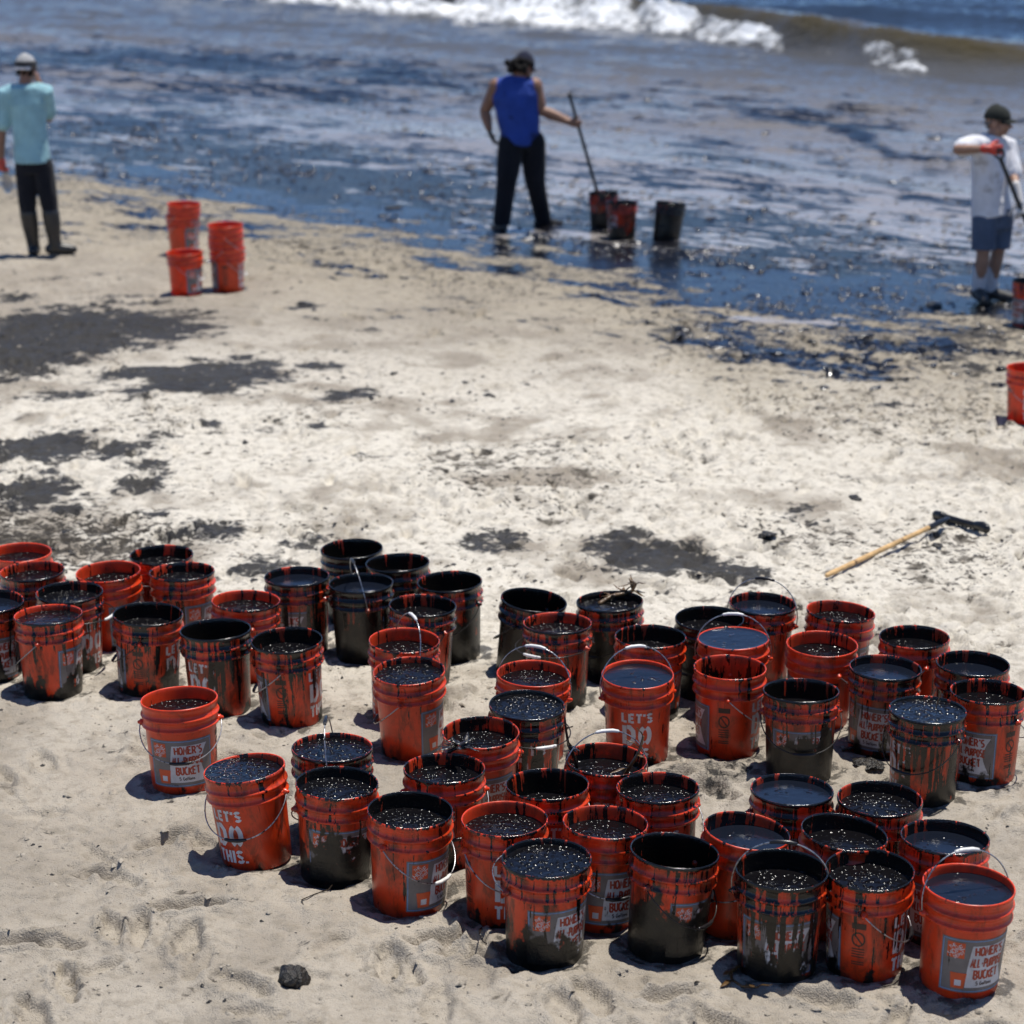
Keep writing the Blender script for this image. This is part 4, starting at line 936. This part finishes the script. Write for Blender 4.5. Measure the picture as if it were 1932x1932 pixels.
# ---- man in the teal shirt, seen from behind
g0 = at(.2344 * 330, 75.5 + .2344 * 1728); D1 = g0.y; J = mapper(0, 75.5, .2344, D1)
per = empty('person', (g0.x, D1, 0)); tag(per, 'person in teal shirt and dark waders seen from behind, hand at mouth, left edge', 'person')
Gb = Geo(); hc = Jl(212, 235, .03); P1, M1 = head(Gb, hc, V3((.28, .95, -.05)))
neck = Jl(208, 330, 0); ch = Jl(215, 430, 0); ws = Jl(250, 830, 0); hp = Jl(265, 985, 0)
Gb.tube([hc + V3((0, -.015, -.03)), neck, ch + V3((0, 0, .05))], [.058, .058, .075], 12)
Gb.tube([ch + V3((0, 0, .03)), ch - V3((0, 0, .12)), lerp(ch, ws, .6), ws, hp], [(.135, .075), (.15, .095), (.14, .095), (.135, .095), (.145, .10)], 16, lat=(1, 0, 0))
shL, elL, wrL = Jl(55, 425, 0), Jl(12, 720, .02), Jl(8, 945, .02); shR, elR, wrR = Jl(355, 415, .02), Jl(398, 640, .16), Jl(318, 350, .20)
limb(Gb, shL, elL, wrL, (.062, .052, .042, .042, .029)); limb(Gb, shR, elR, wrR, (.062, .052, .042, .042, .029))
hand(Gb, wrR, V3((-.25, .1, 1)), (-1, .2, 0), (0, -1, 0), .75, .95); hand(Gb, wrL, V3((.05, .0, -1)), (.3, 1, 0), (0, 1, 0), .9, .92)
hipL, knL, anL = Jl(205, 1010, 0), Jl(225, 1375, .0), Jl(272, 1665, .04); hipR, knR, anR = Jl(345, 1010, .0), Jl(405, 1370, -.02), Jl(445, 1655, -.02)
for q in ((hipL, knL, anL), (hipR, knR, anR)): limb(Gb, *q, (.085, .078, .056, .056, .04))
for an, dr in ((anL, V3((-.05, 1, 0))), (anR, V3((1, .12, 0)))): Gb.tube([an - dr * .03 + V3((0, 0, -.03)), an + dr * .13 + V3((0, 0, -.04))], [.032, .026], 10)
body = remeshed('body', Gb, k_skin3, per, .0065, 3, .4); eyes(P1, body, k_eye, k_iris)
c_ = link('cap', cap_geo(P1).mesh(), k_capg, per); link('visor', visor_geo(P1, 1, .02).mesh(), k_capd, c_)
G = Geo(); G.tube([P1(.091 * math.sin(a), -.006 - .114 * math.cos(a), .052 - .004 * math.cos(a)) for a in np.linspace(-1.9, 1.9, 16)], [(.026, .006)] * 16, 8, lat=(0, 0, 1)); link('mesh_panel', G.mesh(), k_capd, c_)
G = Geo(); G.tube([P1(.090 * math.sin(a), -.006 - .114 * math.cos(a), .012) for a in np.linspace(-1.0, 1.0, 10)], [(.012, .004)] * 10, 8, lat=(0, 0, 1)); link('strap', G.mesh(), k_white, c_)
G = Geo()
for k in range(22): a = rg.uniform(-1.5, 1.5); G.ball(P1(.073 * math.sin(a), -.012 - .080 * math.cos(a), rg.uniform(-.05, .01)), .016, n=8, m=5)
remeshed('hair', G, k_hair, per, .007, 1)
G = Geo(); G.tube([ch + V3((0, 0, .09)), ch + V3((0, 0, .055)), ch - V3((0, 0, .09)), lerp(ch, ws, .5), ws, Jl(262, 985, 0)], [(.085, .072), (.168, .105), (.178, .125), (.158, .118), (.156, .118), (.168, .136)], 22, lat=(1, 0, 0), caps=False)
G.tube([lerp(shL, ch, .25), shL, lerp(shL, elL, .45), lerp(shL, elL, .82)], [.088, .084, .078, .080], 14); G.tube([lerp(shR, ch, .25), shR, lerp(shR, elR, .4), lerp(shR, elR, .72)], [.092, .090, .080, .080], 14)
remeshed('t_shirt', G, k_teal, per, .009, 4)
trousers('waders', hp, None, [((hipL, knL, lerp(knL, anL, .3)), (.10, .094, .076, .074, .07)), ((hipR, knR, lerp(knR, anR, .3)), (.10, .094, .076, .074, .07))], k_navy, (.168, .125), .07)
for kn, an, dr in ((knL, anL, V3((-.05, 1, 0))), (knR, anR, V3((1, .12, 0)))):
    dr.normalize(); G = Geo(); top = lerp(kn, an, .06)
    G.tube([top, lerp(kn, an, .4), lerp(kn, an, .8), an + V3((0, 0, -.01))], [.082, .078, .062, .060], 14); G.tube([an - dr * .05 + V3((0, 0, -.03)), an + dr * .06 + V3((0, 0, -.028)), an + dr * .12 + V3((0, 0, -.035)), an + dr * .16 + V3((0, 0, -.038))], [.050, .052, .048, .040], 12)
    remeshed('boot', G, k_boot, per, .009, 2)
G = Geo(); hand(G, wrL, V3((.05, .0, -1)), (.3, 1, 0), (0, 1, 0), .9, 1.1); remeshed('glove', G, k_gred, per, .006, 1, .3)
bg_ = empty('plastic_bag', V3(per.location) + Jl(40, 1045, .05)); tag(bg_, 'small clear plastic bag hanging from the hand at the left edge', 'bag')
G = Geo(); G.tube([(0, 0, .0), (.004, 0, -.04), (.012, 0, -.10), (.016, 0, -.16), (.012, 0, -.20)], [(.012, .01), (.03, .016), (.045, .024), (.05, .026), (.03, .016)], 12, lat=(1, 0, 0)); link('pouch', G.mesh(), k_clear, bg_)
G = Geo(); G.tube([(-.01, 0, .03), (0, 0, .0), (.005, 0, -.02)], [.008, .012, .018], 8); link('neck', G.mesh(), k_clear, bg_)

# ---- man in the white shirt and shorts
g0 = at(1730.7 + .2343 * 560, 181.1 + .2343 * 1660); D3 = g0.y; J = mapper(1730.7, 181.1, .2343, D3)
per = empty('person', (g0.x, D3, 0)); tag(per, 'person in white shirt, denim shorts and black cap with red gloves, working a shovel', 'person')
Gb = Geo(); hc = Jl(648, 208, .02); P3, M3 = head(Gb, hc, V3((.93, -.30, -.04)))
neck = Jl(622, 300, .01); ch = Jl(585, 410, .02); ws = Jl(585, 800, .02); hp = Jl(608, 975, .02); LT = V3((.82, .55, 0)).normalized()
Gb.tube([hc + V3((-.01, .01, -.03)), neck, ch + V3((0, 0, .05))], [.055, .056, .075], 12)
Gb.tube([ch + V3((0, 0, .03)), ch - V3((0, 0, .12)), lerp(ch, ws, .6), ws, hp], [(.15, .085), (.16, .105), (.145, .105), (.14, .105), (.15, .11)], 16, lat=LT)
shR, elR, wrR = Jl(440, 395, -.08), Jl(318, 432, -.20), Jl(535, 425, -.32); shL, elL, wrL = Jl(722, 395, .12), Jl(765, 620, .02), Jl(795, 715, -.13)
limb(Gb, shR, elR, wrR, (.060, .050, .040, .040, .028)); limb(Gb, shL, elL, wrL, (.060, .050, .040, .040, .028))
grp = Jl(640, 430, -.33); low = Jl(1010, 1350, -.10); sd_ = (low - grp).normalized(); mid = grp + sd_ * ((Jl(800, 770, 0).x - grp.x) / sd_.x)
hdR = (grp - wrR).normalized(); hdL = (mid - wrL).normalized()
hand(Gb, grp - hdR * .075, hdR, (0, 1, -.2), (0, 0, 1), 1.0, .92); hand(Gb, mid - hdL * .08, hdL, (-.4, 1, 0), -sd_, 1.0, .92)
Gb.tube([wrR, grp - hdR * .07], [.028, .027], 10); Gb.tube([wrL, mid - hdL * .07], [.028, .027], 10)
hipR, knR, anR = Jl(545, 985, -.03), Jl(530, 1275, -.06), Jl(492, 1545, -.03); hipL, knL, anL = Jl(675, 985, .07), Jl(650, 1255, .07), Jl(590, 1545, .10)
for q in ((hipR, knR, anR), (hipL, knL, anL)): limb(Gb, *q, (.085, .076, .055, .058, .040))
ft = ((anR, V3((.12, -1, 0))), (anL, V3((.95, -.3, 0))))
for an, dr in ft: dr.normalize(); Gb.tube([an - dr * .03 + V3((0, 0, -.04)), an + dr * .13 + V3((0, 0, -.05))], [.032, .026], 10)
body = remeshed('body', Gb, k_skin2, per, .0065, 3, .4); eyes(P3, body, k_eye, k_iris)
G = Geo()
for k in range(26): a = rg.uniform(-1.25, 1.25); G.ball(P3(.070 * math.sin(a), -.014 - .080 * math.cos(a), rg.uniform(-.045, .01)), .013, n=8, m=5)
remeshed('hair', G, k_hairg, per, .007, 1)
c_ = link('cap', cap_geo(P3).mesh(), k_capb, per); link('visor', visor_geo(P3, 1, .014).mesh(), k_capb, c_)
gl = None
G = Geo(); G.tube([P3(-.083, -.01, .006), P3(-.074, .06, .008), P3(-.045, .094, .006), P3(0, .102, .006), P3(.045, .094, .006), P3(.074, .06, .008), P3(.083, -.01, .006)], [(.004, .003), (.006, .003), (.008, .003), (.005, .003), (.008, .003), (.006, .003), (.004, .003)], 8, lat=(0, 0, 1)); gl = link('sunglasses', G.mesh(), k_tool, per)
for e in (-1, 1): G = Geo(); G.ball(P3(.034 * e, .094, -.004), (.027, .008, .019), M3, 12, 7); link('lens', G.mesh(), k_lens, gl)
G = Geo(); G.tube([ch + V3((0.01, 0, .10)), ch + V3((0, 0, .055)), ch - V3((0, 0, .10)), lerp(ch, ws, .5), ws, Jl(597, 955, .02)], [(.080, .076), (.158, .098), (.170, .122), (.162, .125), (.168, .132), (.184, .152)], 22, lat=LT, caps=False)
G.tube([lerp(shR, ch, .25), shR, lerp(shR, elR, .5), lerp(shR, elR, .55)], [.086, .082, .080, .082], 14); G.tube([lerp(shL, ch, .25), shL, lerp(shL, elL, .5), lerp(shL, elL, .98)], [.085, .082, .080, .082], 14)
remeshed('t_shirt', G, k_white, per, .009, 4)
trousers('shorts', hp, None, [((hipR, lerp(hipR, knR, .5), lerp(hipR, knR, .88)), (.112, .108, .104, .102, .102)), ((hipL, lerp(hipL, knL, .5), lerp(hipL, knL, .88)), (.110, .106, .102, .100, .100))], k_denim, (.172, .135), .08)
for an, dr in ft:
    G = Geo(); G.tube([an + V3((.008, 0, .15)), an + V3((.004, 0, .07)), an + V3((0, 0, -.02))], [.064, .058, .056], 12); remeshed('sock', G, k_sock, per, .008, 2)
    G = Geo(); G.tube([an - dr * .07 + V3((0, 0, -.055)), an + dr * .03 + V3((0, 0, -.045)), an + dr * .11 + V3((0, 0, -.06)), an + dr * .18 + V3((0, 0, -.07))], [.046, .054, .047, .036], 12); G.tube([an + V3((0, 0, .015)), an + V3((0, 0, -.05))], [.054, .054], 12); remeshed('shoe', G, k_shoe, per, .009, 2)
G = Geo(); hand(G, grp - hdR * .075, hdR, (0, 1, -.2), (0, 0, 1), 1.0, 1.1); G.tube([wrR, grp - hdR * .06], [.036, .036], 10); remeshed('glove', G, k_gred, per, .006, 1, .3)
G = Geo(); hand(G, mid - hdL * .08, hdL, (-.4, 1, 0), -sd_, 1.0, 1.1); G.tube([wrL, mid - hdL * .06], [.036, .036], 10); remeshed('glove', G, k_gwht, per, .006, 1, .3)
sh = empty('shovel', V3(per.location) + grp); tag(sh, 'black shovel with a looped grip in the red-gloved hands at the right edge', 'shovel')
G = Geo(); L_ = (low - grp); G.tube([sd_ * .09, L_ * .5, L_], [.017, .017, .017], 12); link('shaft', G.mesh(), k_tool, sh)
lt = V3((.55, -.75, .2)); lt = (lt - sd_ * lt.dot(sd_)).normalized()
G = Geo(); G.tube([lt * -.055, lt * .055], [.013, .013], 10); G.tube([lt * -.055, lt * -.05 + sd_ * .05, sd_ * .10], [.010, .010, .013], 10); G.tube([lt * .055, lt * .05 + sd_ * .05, sd_ * .10], [.010, .010, .013], 10); remeshed('grip', G, k_tool, sh, .005, 1)
G = Geo(); G.tube([L_, L_ + sd_ * .06, L_ + sd_ * .20, L_ + sd_ * .26], [(.05, .008), (.085, .010), (.08, .010), (.03, .008)], 12, lat=lt); link('blade', G.mesh(), k_tool, sh)

# ================================================================== RAKE, TAR, KELP
def gh(x, y): return float(height(np.array([x]), np.array([y]))[0])
pa = at(1560, 1086, .02); pb = at(1782, 984, .035); pc = at(1768, 970, .03); pd = at(1858, 997, .02)
for p in (pa, pb, pc, pd): p.z = max(gh(p.x, p.y), 0) + .022
pb.z += .02
rk = empty('rake', pb); tag(rk, 'oil-blackened rake with pale wooden handle lying on the sand', 'rake')
G = Geo(); d = pa - pb; G.tube([V3((0, 0, 0)) + d * .10, d * .5, d * .97, d], [.0135, .0145, .0135, .012], 12); link('handle', G.mesh(), k_wood, rk)
G = Geo(); G.tube([-d * .03, d * .04, d * .14], [.014, .017, .0165], 12); link('socket', G.mesh(), k_tool, rk)
hh0, hh1 = pc - pb, pd - pb; hdv = (hh1 - hh0)
G = Geo(); G.tube([hh0, lerp(hh0, hh1, .25), lerp(hh0, hh1, .5), lerp(hh0, hh1, .75), hh1], [(.026, .022), (.022, .022), (.020, .020), (.022, .022), (.026, .022)], 10, lat=(0, 0, 1)); link('head', G.mesh(), k_tool, rk)
G = Geo(); G.tube([hh1 - hdv * .16 + V3((0, 0, .004)), hh1 - hdv * .06 + V3((0, -.012, .008)), hh1 + V3((.004, -.03, .004))], [(.026, .024), (.032, .026), (.028, .022)], 10, lat=(0, 0, 1)); remeshed('tar_clot', G, k_tool, rk, .007, 1)
G = Geo(); G.tube([hh0 - hdv * .02, hh0 + hdv * .10 + V3((0, -.01, .006)), hh0 + hdv * .2], [(.03, .024), (.03, .026), (.02, .018)], 10, lat=(0, 0, 1)); remeshed('tar_clot', G, k_tool, rk, .007, 1)
for k in range(9):
    p = lerp(hh0, hh1, .18 + .66 * k / 8); G = Geo(); q = V3((.004, -.020, -.016)); G.tube([p, p + q * .6, p + q * 1.2], [.011, .010, .007], 6); link('tine', G.mesh(), k_tool, rk)
m_tar, nt_, b = mat('tar'); n = N(nt_); P = n.obj()
n.put(b.inputs['Base Color'], n.mix(n.ss(n.noise(P, 60, 3, .6), .4, .65), (.008, .0075, .007, 1), (.045, .038, .03, 1))); b.inputs['Roughness'].default_value = .32; n.put(b.inputs['Normal'], n.bump(n.noise(P, 70, 4, .65), .012))
def clump(px, py, rx, ry, rz, seed, label):
    p = at(px, py, .0); z = gh(p.x, p.y); rg_ = random.Random(seed)
    if py < 1800: rx, ry, rz = rx * .7, ry * .7, rz * .45
    bm_ = bmesh.new(); bmesh.ops.create_icosphere(bm_, subdivisions=4, radius=1.)
    co = np.array([v.co[:] for v in bm_.verts]); nz = fbm(co[:, 0] * 1.6 + seed, co[:, 1] * 1.6 + co[:, 2] * 1.3, seed, 4, .6)
    for v, k in zip(bm_.verts, nz): q = v.co * (.35 + 1.3 * k); v.co = V3((q.x * rx, q.y * ry, max(q.z, -.45) * rz))
    me = bpy.data.meshes.new('tar_lump'); bm_.to_mesh(me); bm_.free(); o = link('tar_lump', me, m_tar); o.location = (p.x, p.y, z + rz * .3); o.rotation_euler = (0, 0, rg_.uniform(0, 6)); tag(o, label, 'tar', 'tar lumps lying on the sand')
for k, c in enumerate([(553, 1872, .050, .046, .046, 'round black tar ball on the smooth sand in the front left'), (575, 577, .11, .06, .035, 'flat black tar lump on the sand below the nested bucket stacks'),
    (742, 390, .14, .06, .035, 'dark tar lump on the oily wet sand left of the man in blue'), (1447, 1016, .08, .05, .03, 'black tar lump on the sand left of the rake'), (1640, 1455, .10, .06, .035, 'dark tar clot on the sand between the right group and the front right cluster'),
    (1762, 576, .16, .08, .05, 'black oily lump by the shoes of the man in white'), (1768, 1030, .045, .035, .02, 'small black tar lump below the rake head'), (1612, 945, .07, .04, .04, 'small black tar lump above and left of the rake'), (1265, 1590, .0, .0, .0, '')]):
    if c[5]: clump(*c[:5], 40 + k, c[5])
k_kelp = simple('kelp', (.10, .055, .018), .35, .4, 30, .003, 60); k_kelpd = simple('kelp_oiled', (.018, .013, .009), .25, .4, 30, .004, 60)
def strand(px, py, pts, r, material, label, z0=None, leaf=0):
    p = at(px, py, 0 if z0 is None else z0); z = gh(p.x, p.y) if z0 is None else z0
    o = empty('kelp_strand', (p.x, p.y, z)); tag(o, label, 'kelp'); G = Geo(); q = [V3(a) for a in pts]; G.tube(q, [r * (1 - .5 * i / len(q)) for i in range(len(q))], 7); link('stem', G.mesh(), material, o)
    rg_ = random.Random(int(px))
    for k in range(leaf):
        a = q[min(len(q) - 1, 1 + k % (len(q) - 1))]; dr = V3((rg_.uniform(-1, 1), rg_.uniform(-1, 1), rg_.uniform(-.1, .5))).normalized(); ln = rg_.uniform(.04, .09); G = Geo()
        G.tube([a, a + dr * ln * .35 + V3((0, 0, .006)), a + dr * ln * .7, a + dr * ln], [(.003, .0015), (.011, .002), (.009, .002), (.002, .001)], 7, lat=dr.cross(V3((.1, .2, 1)))); link('blade', G.mesh(), material, o)
strand(1393, 1838, [(0, 0, .02), (-.03, -.03, .015), (-.028, -.08, .012), (.0, -.12, .012), (.03, -.13, .014), (.05, -.14, .02)], .006, k_kelp, 'brown kelp strand on the sand at the foot of a front row bucket', leaf=5)
strand(912, 1775, [(0, .06, .02), (-.012, .02, .03), (-.012, -.02, .035), (0, -.05, .02), (.04, -.08, .012)], .004, k_kelpd, 'thin dark strand curling on the sand left of the front-most bucket')
strand(1590, 1428, [(0, 0, .01), (.06, .03, .012), (.12, .0, .014), (.18, -.02, .012), (.24, -.06, .012), (.30, -.05, .012)], .007, k_kelpd, 'oily kelp stem with dark leaves lying between the right bucket group and the front cluster', leaf=8)
strand(625, 1708, [(0, .06, .004), (-.01, .02, .006), (-.06, -.02, .006), (-.10, -.06, .005), (-.09, -.10, .004)], .0028, k_kelpd, 'thin dark string on the sand in front of the leaning bucket')
p10 = at(1198, 1434, .37)
strand(1198, 1434, [(-.05, .02, -.10), (-.02, .0, -.03), (.005, -.01, .02), (.02, .0, .05), (.03, .01, .09)], .008, k_kelp, 'pale kelp stem sticking out of the bucket with raised bail', z0=.37, leaf=4)
strand(1090, 1424, [(-.0, .02, -.06), (-.02, .0, .01), (-.035, -.01, .04), (-.045, .0, .10), (-.05, .0, .15)], .007, k_kelpd, 'dark kelp stem rising along the raised bail of the kelp bucket', z0=.37, leaf=6)
strand(1165, 1128, [(-.08, -.02, -.02), (-.03, .02, .0), (.03, .03, .01), (.07, .04, .02), (.085, .05, .05)], .012, k_kelp, 'heap of oily brown kelp lying in the black bucket behind', z0=.35, leaf=16)
strand(1765, 1335, [(.0, .0, -.01), (.01, .01, .02), (.022, .02, .06)], .0025, k_kelp, 'thin pale straw standing in the brim-full bucket', z0=.36)
strand(862, 1418, [(-.03, .0, .0), (.0, .0, .015), (.03, .01, .01)], .008, k_kelpd, 'black kelp tuft clinging to the back rim of a second row bucket', z0=.37, leaf=14)

# countless crumbs of tar and damp sand on the beach
def crumbs(name, count, material, rmin, rmax, seed, label, cat, dens):
    r_ = np.random.default_rng(seed); ys = 5.6 * (19. / 5.6) ** r_.random(count * 3); xs = r_.uniform(-1, 1, count * 3) * (.5 + .25 * ys)
    keep = r_.random(count * 3) < dens(xs, ys); xs, ys = xs[keep][:count], ys[keep][:count]
    ok = np.ones(len(xs), bool)
    for (bx, by, rad, _) in BUCKET_SPOTS: ok &= np.hypot(xs - bx, ys - by) > .135
    xs, ys = xs[ok], ys[ok]; zs = height(xs, ys); m = len(xs)
    rr = rmin * (rmax / rmin) ** (r_.random(m) ** 2.2); base = np.array([(1, 0, 0), (0, 1, 0), (-1, 0, 0), (0, -1, 0), (0, 0, .8), (.6, .6, .35), (-.5, .7, .3)])
    Fb = np.array([(0, 5, 4), (5, 1, 4), (1, 6, 4), (6, 2, 4), (2, 3, 4), (3, 0, 4), (0, 1, 5), (1, 2, 6)])
    an = r_.uniform(0, 6.28, m); st = r_.uniform(.5, 1.6, m); c, s_ = np.cos(an), np.sin(an)
    jit = 1 + r_.uniform(-.35, .35, (m, 7, 1)); B = base[None] * jit; bx_ = B[..., 0] * st[:, None]; by_ = B[..., 1]
    W = np.stack([xs[:, None] + rr[:, None] * (bx_ * c[:, None] - by_ * s_[:, None]), ys[:, None] + rr[:, None] * (bx_ * s_[:, None] + by_ * c[:, None]), zs[:, None] + rr[:, None] * (B[..., 2] * .8 - .12)], -1)
    me = bpy.data.meshes.new(name); me.from_pydata(W.reshape(-1, 3).tolist(), [], (Fb[None] + 7 * np.arange(m)[:, None, None]).reshape(-1, 3).tolist()); me.update()
    o = link(name, me, material, smooth=True); tag(o, label, cat, kind='stuff'); return o
mid_ = lambda x, y: .08 + .7 * sstep(8.6, 10.5, y) * sstep(.40, .62, fbm(x * .9, y * .8, 91, 3))
crumbs('tar_crumbs', 6500, m_tar, .003, .014, 5, 'black crumbs of tar and weed scattered over the sand', 'debris', mid_)
crumbs('tar_clods', 1500, m_tar, .012, .034, 7, 'larger black clods of oily sand and weed on the trampled beach', 'debris', lambda x, y: sstep(9.6, 10.8, y) * sstep(.50, .66, fbm(x * .9, y * .8, 91, 3)) * (.4 + .6 * (x < 0)))
m_clod = simple('sand_clod', (.30, .265, .215), .95, .25, 60, .003, 150)
crumbs('sand_clods', 9000, m_clod, .003, .018, 6, 'small clods of sand lying on the beach', 'sand', lambda x, y: .3 + .5 * fbm(x * 1.1, y * 1.1, 93, 2))

# clots of oil floating in the shallows and stranded at the edge, each catching the sun
def clots(name, count, seed, label, on_water):
    r_ = np.random.default_rng(seed); k = count * 12
    ys = r_.uniform(15, 42, k) if on_water else r_.uniform(14, 26, k); xs = r_.uniform(-1, 1, k) * (.6 + .25 * ys)
    sd = seaward(xs, ys); al = .81 * xs - .59 * ys; ss_ = .59 * xs + .81 * ys
    cl = .10 + .9 * sstep(.50, .68, fbm(ss_ * 2.4, al * .8, 95, 4, .66))
    if on_water: dn = cl * sstep(-.2, .6, sd) * sstep(15, 5, sd) * np.where(sd < 4, 1, .6)
    else: dn = cl * sstep(-2.8, -.6, sd) * sstep(1.2, .2, sd) * (.35 + .65 * (xs > 1.))
    keep = r_.random(k) < dn; xs, ys = xs[keep][:count], ys[keep][:count]; m = len(xs)
    zs = np.maximum(sea_h(xs, ys), height(xs, ys)) if on_water else np.maximum(height(xs, ys), -.02)
    R_ = r_.uniform(.008, .020, m) * np.where(r_.random(m) < .07, 2.2, 1.); n_ = 9
    rr = [(0, 1.)] + [(math.sin(a), math.cos(a)) for a in (.35, .75, 1.2)] + [(1.0, .0)]
    tv = [(0, 0, 1.)] + [(a * math.cos(2 * math.pi * i / n_), a * math.sin(2 * math.pi * i / n_), c) for a, c in rr[1:] for i in range(n_)]
    tv = np.array(tv); F = [(0, 1 + i, 1 + (i + 1) % n_) for i in range(n_)]
    for q in range(3):
        a = 1 + q * n_
        for i in range(n_): F += [(a + i, a + n_ + i, a + n_ + (i + 1) % n_), (a + i, a + n_ + (i + 1) % n_, a + (i + 1) % n_)]
    F = np.array(F); an = r_.uniform(0, 6.28, m); st = r_.uniform(1., 2.6, m); c, s_ = np.cos(an * .25 - .4), np.sin(an * .25 - .4)
    B = tv[None] * (1 + r_.uniform(-.12, .12, (m, len(tv), 1))); bx = B[..., 0] * st[:, None]; by = B[..., 1] * .9
    W = np.stack([xs[:, None] + R_[:, None] * (bx * c[:, None] - by * s_[:, None]), ys[:, None] + R_[:, None] * (bx * s_[:, None] + by * c[:, None]), zs[:, None] + R_[:, None] * (B[..., 2] * .5 - .1)], -1)
    me = bpy.data.meshes.new(name); me.from_pydata(W.reshape(-1, 3).tolist(), [], (F[None] + len(tv) * np.arange(m)[:, None, None]).reshape(-1, 3).tolist()); me.update()
    o = link(name, me, m_clot); tag(o, label, 'oil', kind='stuff'); return o
m_clot = simple('oil_clot', (.008, .0075, .009), .20, .3, 30, .003, 60)
clots('oil_clots', 4200, 15, 'dark clots of oil floating in the shallow water', True)
clots('stranded_oil_clots', 1500, 16, 'glossy oil clots stranded along the edge of the water', False)
